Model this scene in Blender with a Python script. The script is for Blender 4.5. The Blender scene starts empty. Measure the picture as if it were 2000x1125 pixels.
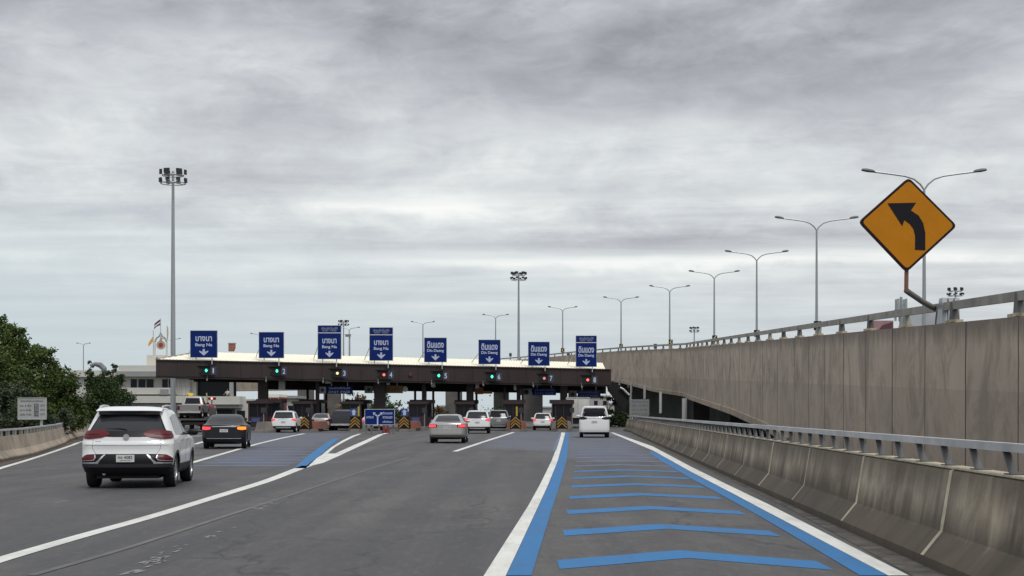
import bpy, bmesh, math, random
from mathutils import Vector, Matrix
random.seed(7)
R = math.radians
PI = math.pi
scene = bpy.context.scene
col = scene.collection

# ------------------------------------------------------------------ camera
F, HZ, CH = 3000.0, 805.0, 1.55          # focal length in px of a 2000 px frame, horizon row, eye height
cd = bpy.data.cameras.new('camera'); cam = bpy.data.objects.new('camera', cd); col.objects.link(cam)
cam.location = (0, 0, CH); cam.rotation_euler = (R(90), 0, 0)
cd.sensor_width = 36; cd.lens = 36 * F / 2000; cd.shift_y = (HZ - 562.5) / 2000
cd.clip_start = 0.1; cd.clip_end = 6000
scene.camera = cam
scene.render.resolution_x = 1024; scene.render.resolution_y = 576
scene.view_settings.view_transform = 'Standard'; scene.view_settings.look = 'None'
scene.view_settings.exposure = 0.0; scene.view_settings.gamma = 1.0
scene.render.engine = 'CYCLES'

# ------------------------------------------------------------------ node helper
class NT:
    def __init__(s, tree): s.t = tree; s.n = tree.nodes; s.l = tree.links
    def node(s, typ, **kw):
        nd = s.n.new(typ)
        for k, v in kw.items(): setattr(nd, k, v)
        return nd
    def put(s, sock, v):
        if isinstance(v, bpy.types.NodeSocket): s.l.new(v, sock)
        else: sock.default_value = v
    def math(s, op, a, b=0.0, c=None, clamp=False):
        nd = s.node('ShaderNodeMath', operation=op, use_clamp=clamp)
        s.put(nd.inputs[0], a); s.put(nd.inputs[1], b)
        if c is not None: s.put(nd.inputs[2], c)
        return nd.outputs[0]
    def mix(s, f, a, b, blend='MIX'):
        nd = s.node('ShaderNodeMix', data_type='RGBA', blend_type=blend)
        s.put(nd.inputs[0], f); s.put(nd.inputs[6], a); s.put(nd.inputs[7], b)
        return nd.outputs[2]
    def ramp(s, f, stops, interp='LINEAR'):
        nd = s.node('ShaderNodeValToRGB'); s.put(nd.inputs[0], f)
        cr = nd.color_ramp; cr.interpolation = interp
        while len(cr.elements) < len(stops): cr.elements.new(0.5)
        for e, (p, c) in zip(cr.elements, stops):
            e.position = p; e.color = (c, c, c, 1) if isinstance(c, (int, float)) else (*c, 1)
        return nd.outputs[0]
    def noise(s, vec, scale, detail=4, rough=0.55, dist=0.0):
        nd = s.node('ShaderNodeTexNoise'); s.l.new(vec, nd.inputs['Vector'])
        nd.inputs['Scale'].default_value = scale; nd.inputs['Detail'].default_value = detail
        nd.inputs['Roughness'].default_value = rough; nd.inputs['Distortion'].default_value = dist
        return nd.outputs[0]
    def mapping(s, vec, scale=(1, 1, 1), loc=(0, 0, 0), rot=(0, 0, 0)):
        nd = s.node('ShaderNodeMapping'); s.l.new(vec, nd.inputs[0])
        nd.inputs['Scale'].default_value = scale; nd.inputs['Location'].default_value = loc
        nd.inputs['Rotation'].default_value = rot
        return nd.outputs[0]

# ------------------------------------------------------------------ world: overcast sky
SUN_EL, SUN_AZ = R(56), R(155)            # azimuth measured clockwise from +Y
w = bpy.data.worlds.new('World'); scene.world = w; w.use_nodes = True
W = NT(w.node_tree); W.n.clear()
sky = W.node('ShaderNodeTexSky', sky_type='NISHITA'); sky.sun_disc = False
sky.sun_elevation = SUN_EL; sky.sun_rotation = SUN_AZ
tc = W.node('ShaderNodeTexCoord'); sp = W.node('ShaderNodeSeparateXYZ'); W.l.new(tc.outputs['Generated'], sp.inputs[0])
sx, sy, sz = sp.outputs
hor = W.math('SQRT', W.math('ADD', W.math('MULTIPLY', sx, sx), W.math('MULTIPLY', sy, sy)))
el = W.math('DIVIDE', sz, W.math('MAXIMUM', hor, 0.02))
az = W.math('DIVIDE', sx, W.math('MAXIMUM', hor, 0.02))
den = W.math('ADD', W.math('MAXIMUM', sz, 0.0), 0.045)
cx = W.node('ShaderNodeCombineXYZ'); W.l.new(W.math('DIVIDE', sx, den), cx.inputs[0]); W.l.new(W.math('DIVIDE', sy, den), cx.inputs[1])
plane = cx.outputs[0]
gen = tc.outputs['Generated']
n1 = W.noise(W.mapping(gen, (1.0, 1.0, 2.0), (3.1, 1.7, 0.4)), 6.5, 10, 0.58, 0.6)
n2 = W.noise(W.mapping(plane, (0.35, 0.9, 1), (7.3, 4.2, 0), (0, 0, R(6))), 1.6, 8, 0.58, 0.3)
n3 = W.noise(W.mapping(gen, (1.0, 1.0, 2.8), (1.3, 9.2, 2.0)), 22.0, 8, 0.62, 0.5)
n4 = W.noise(W.mapping(gen, (1.0, 1.0, 3.4), (5.5, .2, 2.4)), 3.4, 6, 0.5, 0.4)
c0 = W.math('SUBTRACT', n1, 0.5); c2 = W.math('SUBTRACT', n2, 0.5); c3 = W.math('SUBTRACT', n3, 0.5); c4 = W.math('SUBTRACT', n4, 0.5)
lum = W.ramp(W.math('MULTIPLY', W.math('ADD', el, W.math('MULTIPLY', c2, 0.03)), 3.0), [(0.0, .66), (0.12, .68), (0.20, .71), (0.27, .74), (0.33, .68), (0.40, .71), (0.50, .68), (0.60, .63), (0.72, .57), (0.82, .53), (1.0, .53)])
# named cloud masses of this sky: (azimuth, elevation, width, height, brightness), edges torn by the noise
aw = W.math('ADD', az, W.math('MULTIPLY', c4, 0.16)); ew = W.math('ADD', el, W.math('ADD', W.math('MULTIPLY', c0, 0.05), W.math('MULTIPLY', c3, 0.012)))
ew2 = W.math('ADD', el, W.math('ADD', W.math('MULTIPLY', c0, 0.016), W.math('MULTIPLY', c3, 0.007)))
tot = None
for (bx, by, rx, ry, wt) in [(1620, 130, 330, 80, -.17), (830, 70, 230, 70, -.13), (1080, 150, 260, 90, -.09), (130, 15, 420, 40, -.13), (1800, 20, 300, 30, -.10), (1320, 472, 360, 20, -.17), (60, 395, 170, 34, -.09),
        (560, 225, 240, 40, -.06), (1900, 430, 170, 24, -.10), (210, 215, 120, 42, .11), (1500, 512, 420, 12, .22), (930, 512, 260, 9, .13), (1000, 402, 480, 15, .12), (1940, 195, 110, 34, .16), (480, 90, 200, 26, .09),
        (1120, 265, 300, 34, .09), (80, 505, 240, 13, .12), (620, 380, 420, 40, .05), (250, 300, 300, 30, .05), (540, 555, 60, 16, .04), (1260, 625, 50, 16, .05)]:
    e_ = ew2 if ry < 25 else ew
    qx = W.math('MULTIPLY', W.math('SUBTRACT', aw, (bx - 1000) / F), F / rx); qy = W.math('MULTIPLY', W.math('SUBTRACT', e_, (HZ - by) / F), F / ry)
    r2 = W.math('ADD', W.math('MULTIPLY', qx, qx), W.math('MULTIPLY', qy, qy))
    k_ = W.math('MULTIPLY', W.math('POWER', 2.718, W.math('MULTIPLY', r2, -0.8)), wt)
    tot = k_ if tot is None else W.math('ADD', tot, k_)
amp1 = W.ramp(W.math('MULTIPLY', el, 4.0), [(0.0, 0.12), (0.25, 0.30), (0.5, 0.50), (0.9, 0.62)])
amp2 = W.ramp(W.math('MULTIPLY', el, 4.0), [(0.0, 0.12), (0.22, 0.40), (0.45, 0.66), (0.75, 0.36), (1.0, 0.2)])
mod = W.math('ADD', W.math('MULTIPLY', c0, amp1), W.math('MULTIPLY', c2, amp2))
mod = W.math('ADD', mod, W.math('MULTIPLY', c3, W.math('MULTIPLY', amp1, 0.55)))
val = W.math('ADD', W.math('ADD', lum, mod), tot, clamp=True)
band = W.ramp(val, [(0.0, (.20, .20, .22)), (0.35, (.30, .305, .33)), (0.50, (.42, .43, .46)), (0.62, (.535, .555, .58)), (0.74, (.655, .68, .69)), (0.88, (.82, .84, .825)), (1.0, (.95, .95, .92))])
blue = W.math('MULTIPLY', W.ramp(W.math('ADD', W.math('MULTIPLY', el, 5.0), W.math('MULTIPLY', az, 0.6)), [(0.0, 1.0), (0.18, .8), (0.58, 0.0)]), 0.85)
band = W.mix(blue, band, (.52, .60, .64, 1))
vm = W.node('ShaderNodeVectorMath', operation='SCALE'); W.l.new(band, vm.inputs[0]); vm.inputs[3].default_value = 1.0
# the overcast is brighter overhead than near the horizon
zen = W.ramp(sz, [(0.0, 1.0), (0.28, 1.0), (0.50, 1.55), (1.0, 2.1)])
vz = W.node('ShaderNodeVectorMath', operation='MULTIPLY'); W.l.new(vm.outputs[0], vz.inputs[0]); W.l.new(zen, vz.inputs[1])
vs = W.node('ShaderNodeVectorMath', operation='SCALE'); W.l.new(vz.outputs[0], vs.inputs[0]); vs.inputs[3].default_value = 10.9
skycol = W.mix(0.94, sky.outputs[0], vs.outputs[0])
bg = W.node('ShaderNodeBackground'); W.l.new(skycol, bg.inputs[0]); bg.inputs[1].default_value = 0.1
wo = W.node('ShaderNodeOutputWorld'); W.l.new(bg.outputs[0], wo.inputs[0])

sd = bpy.data.lights.new('sun', 'SUN'); sd.energy = 1.45; sd.angle = R(14); sd.color = (1.0, 0.97, 0.92)
so = bpy.data.objects.new('sun', sd); col.objects.link(so)
sdir = Vector((math.sin(SUN_AZ) * math.cos(SUN_EL), math.cos(SUN_AZ) * math.cos(SUN_EL), math.sin(SUN_EL)))
so.rotation_euler = sdir.to_track_quat('Z', 'Y').to_euler(); so.location = (20, -40, 60)

# ------------------------------------------------------------------ measuring helpers
def at(x, y, Y): return Vector(((x - 1000) * Y / F, Y, CH + (HZ - y) * Y / F))
def G(x, y):
    Y = F * CH / (y - HZ); return ((x - 1000) * Y / F, Y)

# ------------------------------------------------------------------ materials
MATS = {}
def mat(name, c, rough=0.6, metal=0.0, coat=0.0, var=0.0, vscale=2.0, bump=0.0, emit=None, estr=0.0, spec=0.5, c2=None, stretch=(1, 1, 1)):
    if name in MATS: return MATS[name]
    m = bpy.data.materials.new(name); m.use_nodes = True; t = NT(m.node_tree)
    b = t.n['Principled BSDF']
    b.inputs['Roughness'].default_value = rough; b.inputs['Metallic'].default_value = metal
    b.inputs['Coat Weight'].default_value = coat; b.inputs['Coat Roughness'].default_value = 0.04
    b.inputs['Specular IOR Level'].default_value = spec
    if var > 0 or c2:
        g = t.node('ShaderNodeTexCoord').outputs['Object']
        n = t.noise(t.mapping(g, stretch), vscale, 5, 0.6)
        lo = tuple(v * (1 - var) for v in c); hi = c2 if c2 else tuple(min(1, v * (1 + var)) for v in c)
        f = t.ramp(n, [(0.3, 0.0), (0.7, 1.0)])
        t.l.new(t.mix(f, (*lo, 1), (*hi, 1)), b.inputs['Base Color'])
    else: b.inputs['Base Color'].default_value = (*c, 1)
    if bump:
        g = t.node('ShaderNodeTexCoord').outputs['Object']
        bn = t.node('ShaderNodeBump'); bn.inputs['Strength'].default_value = bump; bn.inputs['Distance'].default_value = 0.02
        t.l.new(t.noise(g, vscale * 12, 4), bn.inputs['Height']); t.l.new(bn.outputs[0], b.inputs['Normal'])
    if emit:
        b.inputs['Emission Color'].default_value = (*emit, 1); b.inputs['Emission Strength'].default_value = estr
    MATS[name] = m; return m

def concrete(name, base, dark, streak=0.5, joint=None, seam=None, light=None, zlow=None, panel=None, top=None):
    """weathered concrete: mottling, rain streaks and, where asked, cast joints along object Y"""
    m = bpy.data.materials.new(name); m.use_nodes = True; t = NT(m.node_tree); b = t.n['Principled BSDF']
    b.inputs['Roughness'].default_value = 0.88; b.inputs['Specular IOR Level'].default_value = 0.3
    g = t.node('ShaderNodeTexCoord').outputs['Object']
    big = t.noise(t.mapping(g, (0.35, 0.35, 0.6)), 1.0, 5, 0.6)
    st = t.noise(t.mapping(g, (0.06, 1.1, 0.06), (2, 5, 1)), 1.6, 7, 0.66)
    fine = t.noise(g, 9.0, 5, 0.65)
    c = t.mix(t.ramp(big, [(0.35, 0.0), (0.68, 1.0)]), (*dark, 1), (*base, 1))
    sf = t.math('MULTIPLY', t.ramp(st, [(0.30, 1.0), (0.50, 0.0)]), streak)
    c = t.mix(sf, c, tuple(v * 0.55 for v in dark) + (1,))
    if light:
        st2 = t.noise(t.mapping(g, (0.1, 1.7, 0.09), (9, 1, 4)), 1.9, 6, 0.62)
        c = t.mix(t.math('MULTIPLY', t.ramp(st2, [(0.56, 0.0), (0.75, 1.0)]), 0.55), c, (*light, 1))
    c = t.mix(t.math('MULTIPLY', t.math('SUBTRACT', fine, 0.5), 0.55), c, (0.6, 0.58, 0.52, 1))
    s = t.node('ShaderNodeSeparateXYZ'); t.l.new(g, s.inputs[0])
    if panel:      # every cast panel has its own tone
        wn = t.node('ShaderNodeTexWhiteNoise', noise_dimensions='1D'); t.l.new(t.math('FLOOR', t.math('DIVIDE', t.math('ADD', s.outputs[1], 4.0), panel)), wn.inputs['W'])
        c = t.mix(t.math('MULTIPLY', wn.outputs['Value'], 0.26), c, tuple(v * 0.62 for v in dark) + (1,))
        bl = t.noise(t.mapping(g, (0.5, 0.5, 0.45), (11, 3, 6)), 1.1, 7, 0.72, 0.8)
        c = t.mix(t.math('MULTIPLY', t.ramp(bl, [(0.47, 0.0), (0.62, 1.0)]), 0.62), c, tuple(v * 0.50 for v in dark) + (1,))
    if top:        # rain drips running down from the coping
        dt = t.math('SUBTRACT', t.math('ADD', top[0], t.math('MULTIPLY', s.outputs[1], top[1])), s.outputs[2])
        dn = t.noise(t.mapping(g, (0.05, 0.9, 0.05), (6, 2, 9)), 2.4, 6, 0.7)
        reach = t.math('SUBTRACT', t.math('MULTIPLY', dn, top[2]), dt)
        c = t.mix(t.math('MULTIPLY', t.ramp(t.math('DIVIDE', reach, top[2]), [(0.08, 0.0), (0.45, 1.0)]), 0.75), c, tuple(v * 0.42 for v in dark) + (1,))
    if zlow:       # splash dirt along the foot, with a ragged edge
        zz = t.math('ADD', s.outputs[2], t.math('MULTIPLY', t.math('SUBTRACT', st, 0.5), zlow * 1.6))
        c = t.mix(t.math('MULTIPLY', t.ramp(zz, [(0.0, 1.0), (zlow * .72, .85), (min(1.0, zlow * 1.3), 0.0)]), 0.95), c, tuple(v * 0.30 for v in dark) + (1,))
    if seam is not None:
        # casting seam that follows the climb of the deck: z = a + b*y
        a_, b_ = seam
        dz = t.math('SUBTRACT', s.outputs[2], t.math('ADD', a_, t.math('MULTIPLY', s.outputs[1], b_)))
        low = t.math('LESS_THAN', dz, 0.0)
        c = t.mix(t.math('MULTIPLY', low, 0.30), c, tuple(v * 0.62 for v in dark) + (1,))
    bn = t.node('ShaderNodeBump'); bn.inputs['Strength'].default_value = 0.35; bn.inputs['Distance'].default_value = 0.01
    t.l.new(t.noise(g, 30.0, 5, 0.7), bn.inputs['Height']); t.l.new(bn.outputs[0], b.inputs['Normal'])
    t.l.new(c, b.inputs['Base Color']); MATS[name] = m; return m

def asphalt_mat():
    m = bpy.data.materials.new('asphalt'); m.use_nodes = True; t = NT(m.node_tree); b = t.n['Principled BSDF']
    g = t.node('ShaderNodeTexCoord').outputs['Object']
    big = t.noise(t.mapping(g, (0.10, 0.035, 1), (4, 1, 0), (0, 0, R(-4))), 1.6, 5, 0.6, 0.6)
    tr = t.noise(t.mapping(g, (1.3, 0.02, 1), (0, 0, 0), (0, 0, R(-3.5))), 1.0, 3, 0.5)
    mid = t.noise(t.mapping(g, (0.9, 0.3, 1)), 1.2, 6, 0.65)
    fine = t.noise(g, 45.0, 4, 0.8)
    grn = t.noise(t.mapping(g, (1, 0.22, 1), (7, 2, 0)), 10.0, 6, 0.8)
    pat = t.noise(t.mapping(g, (0.45, 0.16, 1), (17, 12, 0), (0, 0, R(12))), 1.0, 7, 0.7, 1.2)
    spk = t.noise(t.mapping(g, (1, 0.4, 1)), 5.5, 3, 0.7)
    c = t.mix(t.ramp(big, [(0.32, 0.0), (0.66, 1.0)]), (0.062, 0.060, 0.059, 1), (0.103, 0.098, 0.092, 1))
    c = t.mix(t.ramp(mid, [(0.38, 0.0), (0.62, 0.6)]), c, (0.060, 0.058, 0.060, 1))
    c = t.mix(t.math('MULTIPLY', t.ramp(tr, [(0.44, 0.0), (0.60, 1.0)]), 0.55), c, (0.046, 0.046, 0.050, 1))
    c = t.mix(t.math('MULTIPLY', t.ramp(pat, [(0.50, 0.0), (0.64, 1.0)]), 0.35), c, (0.135, 0.125, 0.112, 1))
    c = t.mix(t.math('MULTIPLY', t.ramp(pat, [(0.30, 1.0), (0.44, 0.0)]), 0.45), c, (0.042, 0.042, 0.045, 1))
    c = t.mix(t.ramp(grn, [(0.35, 0.30), (0.50, 0.0)]), c, (0.03, 0.03, 0.032, 1))
    c = t.mix(t.ramp(grn, [(0.54, 0.0), (0.70, 0.30)]), c, (0.22, 0.21, 0.20, 1))
    sg_ = t.node('ShaderNodeSeparateXYZ'); t.l.new(g, sg_.inputs[0])
    lane = t.math('DIVIDE', t.math('SUBTRACT', t.math('SUBTRACT', sg_.outputs[0], t.math('MULTIPLY', sg_.outputs[1], 0.0467)), 1.85), 3.7)
    trk = t.math('COSINE', t.math('MULTIPLY', t.math('ADD', lane, t.math('MULTIPLY', t.math('SUBTRACT', mid, 0.5), 0.12)), 4 * PI))
    c = t.mix(t.math('MULTIPLY', t.ramp(t.math('MULTIPLY', trk, -1.0), [(0.0, 0.0), (0.9, 1.0)]), 0.30), c, (0.045, 0.045, 0.048, 1))
    vo = t.node('ShaderNodeTexVoronoi', feature='DISTANCE_TO_EDGE'); wv_ = t.node('ShaderNodeVectorMath', operation='ADD')
    t.l.new(t.mapping(g, (0.30, 0.10, 1)), wv_.inputs[0]); nc = t.node('ShaderNodeTexNoise'); t.l.new(t.mapping(g, (1, .5, 1)), nc.inputs['Vector']); nc.inputs['Scale'].default_value = 1.6; nc.inputs['Detail'].default_value = 6
    sc_ = t.node('ShaderNodeVectorMath', operation='SCALE'); t.l.new(nc.outputs['Color'], sc_.inputs[0]); sc_.inputs[3].default_value = 0.35; t.l.new(sc_.outputs[0], wv_.inputs[1]); t.l.new(wv_.outputs[0], vo.inputs['Vector'])
    vo.inputs['Scale'].default_value = 0.8
    ck = t.math('MULTIPLY', t.ramp(vo.outputs['Distance'], [(0.0, 1.0), (0.012, 0.0)]), t.ramp(big, [(0.48, 0.0), (0.58, 0.65)]))
    c = t.mix(ck, c, (0.022, 0.022, 0.023, 1))
    ca = t.node('ShaderNodeAttribute', attribute_name='coat').outputs['Fac']
    cn = t.math('ADD', ca, t.math('MULTIPLY', t.math('SUBTRACT', mid, 0.5), 0.9))
    cf = t.math('MULTIPLY', t.ramp(cn, [(0.35, 0.0), (0.75, 1.0)]), 0.75)
    c = t.mix(cf, c, (0.100, 0.108, 0.140, 1))
    c = t.mix(t.math('MULTIPLY', t.math('SUBTRACT', fine, 0.5), 0.5), c, (0.30, 0.29, 0.28, 1))
    c = t.mix(t.ramp(spk, [(0.70, 0.0), (0.76, 0.35)]), c, (0.28, 0.27, 0.26, 1))
    t.l.new(c, b.inputs['Base Color'])
    t.l.new(t.ramp(big, [(0.3, 0.62), (0.7, 0.78)]), b.inputs['Roughness'])
    b.inputs['Specular IOR Level'].default_value = 0.35
    bn = t.node('ShaderNodeBump'); bn.inputs['Strength'].default_value = 0.5; bn.inputs['Distance'].default_value = 0.01
    t.l.new(fine, bn.inputs['Height']); t.l.new(bn.outputs[0], b.inputs['Normal'])
    return m

def paint_mat(name, c, worn, amount=0.5, scale=3.0):
    m = bpy.data.materials.new(name); m.use_nodes = True; t = NT(m.node_tree); b = t.n['Principled BSDF']
    g = t.node('ShaderNodeTexCoord').outputs['Object']
    n = t.noise(t.mapping(g, (1, 0.35, 1)), scale, 7, 0.72); n2 = t.noise(t.mapping(g, (0.5, 0.12, 1)), 1.0, 4, 0.6)
    s = t.math('ADD', t.math('MULTIPLY', n, 0.6), t.math('MULTIPLY', n2, 0.4))
    f = t.ramp(s, [(0.52 - 0.10 * amount, 0.0), (0.66 - 0.05 * amount, amount)])
    f = t.math('MULTIPLY', f, 1.0)
    cc = t.mix(f, (*c, 1), (*worn, 1))
    sm = t.noise(t.mapping(g, (2.2, 0.22, 1), (3, 8, 0)), 2.0, 5, 0.7)
    cc = t.mix(t.math('MULTIPLY', t.ramp(sm, [(0.46, 0.0), (0.70, 1.0)]), 0.42), cc, tuple(v * 0.45 + 0.03 for v in c) + (1,))
    t.l.new(cc, b.inputs['Base Color']); b.inputs['Roughness'].default_value = 0.65; b.inputs['Specular IOR Level'].default_value = 0.3
    ch = t.noise(t.mapping(g, (1, 0.45, 1), (1, 4, 0)), 11.0, 8, 0.85)
    t.l.new(t.math('SUBTRACT', 1.0, t.ramp(t.math('ADD', ch, t.math('MULTIPLY', t.math('SUBTRACT', n2, 0.5), 0.25)), [(0.65, 0.0), (0.68, 1.0)])), b.inputs['Alpha'])
    bn = t.node('ShaderNodeBump'); bn.inputs['Strength'].default_value = 0.3; bn.inputs['Distance'].default_value = 0.01
    t.l.new(t.noise(g, 45.0, 4), bn.inputs['Height']); t.l.new(bn.outputs[0], b.inputs['Normal'])
    MATS[name] = m; return m

def leaf_mat(name, a, b_, scale=0.7):
    m = bpy.data.materials.new(name); m.use_nodes = True; t = NT(m.node_tree); b = t.n['Principled BSDF']
    g = t.node('ShaderNodeTexCoord').outputs['Object']
    n = t.noise(g, scale, 4, 0.6); n2 = t.noise(g, scale * 9, 2, 0.5)
    s = t.math('ADD', t.math('MULTIPLY', n, 0.65), t.math('MULTIPLY', n2, 0.35))
    t.l.new(t.mix(t.ramp(s, [(0.38, 0.0), (0.64, 1.0)]), (*a, 1), (*b_, 1)), b.inputs['Base Color'])
    b.inputs['Roughness'].default_value = 0.7; b.inputs['Specular IOR Level'].default_value = 0.15
    MATS[name] = m; return m

M_asph = asphalt_mat()
M_white = paint_mat('white_road_paint', (0.68, 0.68, 0.63), (0.42, 0.41, 0.37), 0.55, 2.5)
M_blue = paint_mat('blue_road_paint', (0.018, 0.150, 0.36), (0.04, 0.115, 0.22), 0.5, 2.0)
M_bluew = paint_mat('worn_blue_road_paint', (0.12, 0.165, 0.27), (0.10, 0.108, 0.14), 0.9, 1.5)
M_ghost = paint_mat('scuffed_old_line', (0.14, 0.135, 0.128), (0.095, 0.09, 0.087), 1.0, 5.0)
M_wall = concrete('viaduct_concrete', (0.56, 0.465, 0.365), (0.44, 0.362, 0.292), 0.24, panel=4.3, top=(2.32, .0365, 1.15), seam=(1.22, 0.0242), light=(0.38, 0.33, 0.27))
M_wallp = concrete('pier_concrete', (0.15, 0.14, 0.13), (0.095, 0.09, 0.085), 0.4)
M_barr = concrete('barrier_concrete', (0.52, 0.435, 0.32), (0.25, 0.205, 0.15), 0.90, light=(0.62, 0.54, 0.41), zlow=0.52, panel=4.9, top=(.97, 0, .85))
M_barl = concrete('left_barrier_concrete', (0.47, 0.39, 0.30), (0.35, 0.29, 0.225), 0.5, panel=6.0, zlow=0.12)
M_joint = mat('joint_mortar', (0.46, 0.40, 0.29), 0.9, var=0.35, vscale=4)
M_crack = mat('joint_gap', (0.055, 0.045, 0.04), 0.95)
M_steel = mat('galvanised_steel', (0.42, 0.44, 0.46), 0.42, metal=0.55, var=0.18, vscale=1.5)
M_rail = mat('rail_metal', (0.50, 0.50, 0.49), 0.5, metal=0.35, var=0.22, vscale=1.2)
M_railold = mat('weathered_rail', (0.30, 0.29, 0.255), 0.75, metal=0.1, var=0.3, vscale=1.4)
M_postd = mat('grey_post_paint', (0.105, 0.105, 0.105), 0.7, var=.3, vscale=2)
M_pole = mat('lamp_pole_metal', (0.36, 0.38, 0.39), 0.45, metal=0.5)
M_dark = mat('dark_plastic', (0.018, 0.018, 0.020), 0.5)
M_black = mat('black_matt', (0.010, 0.010, 0.011), 0.8)
M_lens = mat('lamp_lens', (0.35, 0.36, 0.36), 0.3)
M_fascia = mat('brown_fascia', (0.034, 0.022, 0.021), 0.6, var=0.25, vscale=0.5, stretch=(1, 1, 0.3))
M_brown = mat('brown_column', (0.030, 0.019, 0.019), 0.6, var=0.2, vscale=1.0)
M_soffit = mat('soffit_grey', (0.16, 0.15, 0.15), 0.8, var=0.2, vscale=0.6)
M_soffd = mat('dark_beam', (0.030, 0.029, 0.032), 0.8)
M_signb = mat('blue_sign', (0.003, 0.019, 0.135), 0.6, var=0.15, vscale=1.0, spec=.15)
M_signt = mat('sign_letters', (0.46, 0.52, 0.68), 0.6)
M_signw = mat('sign_white', (0.62, 0.64, 0.66), 0.55)
M_signg = mat('grey_sign_board', (0.36, 0.37, 0.36), 0.7, var=0.1)
M_signgd = mat('dim_grey_board', (0.22, 0.22, 0.225), 0.7, var=0.1)
M_ink = mat('dark_ink', (0.035, 0.035, 0.04), 0.7)
M_yellow = mat('warning_yellow', (0.50, 0.185, 0.004), 0.6, var=0.08, vscale=1.6, spec=.2)
M_signblk = mat('sign_black', (0.010, 0.008, 0.012), 0.6, spec=.2)
M_rust = mat('rust_rim', (0.13, 0.045, 0.025), 0.8, var=0.3, vscale=6)
M_tyre = mat('tyre_rubber', (0.014, 0.014, 0.015), 0.75)
M_rim = mat('alloy_rim', (0.42, 0.43, 0.45), 0.3, metal=0.8)
M_glass = mat('tinted_glass', (0.010, 0.010, 0.014), 0.08, spec=0.22)
M_glassg = mat('grey_tinted_glass', (0.030, 0.031, 0.036), 0.12, coat=0.0, spec=0.28)
M_trim = mat('black_trim', (0.010, 0.010, 0.012), 0.45, spec=.22)
M_chrome = mat('chrome', (0.55, 0.55, 0.57), 0.38, metal=.9)
M_tail = mat('tail_lamp_off', (0.10, 0.004, 0.008), 0.35, spec=.3)
M_tailon = mat('tail_lamp_lit', (0.5, 0.02, 0.02), 0.2, emit=(1.0, 0.07, 0.09), estr=1.1)
M_amber = mat('indicator_lit', (0.6, 0.2, 0.02), 0.2, emit=(1.0, 0.20, 0.02), estr=1.5)
M_plate = mat('number_plate', (0.62, 0.62, 0.60), 0.4)
M_cream = mat('roof_cream', (0.90, 0.85, 0.68), 0.6, var=0.06, vscale=0.5)
M_bwall = mat('building_render', (0.56, 0.55, 0.50), 0.85, var=0.08, vscale=0.3)
M_bgrey = mat('building_grey', (0.30, 0.30, 0.30), 0.85, var=0.12, vscale=0.4)
M_win = mat('dark_window', (0.012, 0.013, 0.018), 0.25, spec=0.25)
M_bark = mat('bark', (0.10, 0.075, 0.055), 0.9, var=0.3, vscale=3)
M_maroon = mat('maroon_booth', (0.032, 0.014, 0.018), 0.6, var=0.2, vscale=1)
M_kerb = mat('island_concrete', (0.15, 0.135, 0.12), 0.85, var=0.2, vscale=1)
M_brick = mat('terracotta_block', (0.17, 0.06, 0.035), 0.85, var=0.25, vscale=2)
M_grass = mat('rough_grass', (0.035, 0.052, 0.022), 0.9, var=0.4, vscale=0.25, c2=(0.09, 0.085, 0.055))
L_dark = leaf_mat('leaf_dark', (0.020, 0.040, 0.012), (0.115, 0.160, 0.040), 0.5)
L_mid = leaf_mat('leaf_mid', (0.020, 0.040, 0.015), (0.075, 0.112, 0.040), 0.7)
L_brown = leaf_mat('leaf_brown', (0.10, 0.065, 0.035), (0.26, 0.17, 0.10), 0.9)
L_olive = leaf_mat('leaf_olive', (0.045, 0.055, 0.025), (0.14, 0.10, 0.06), 0.8)

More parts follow.
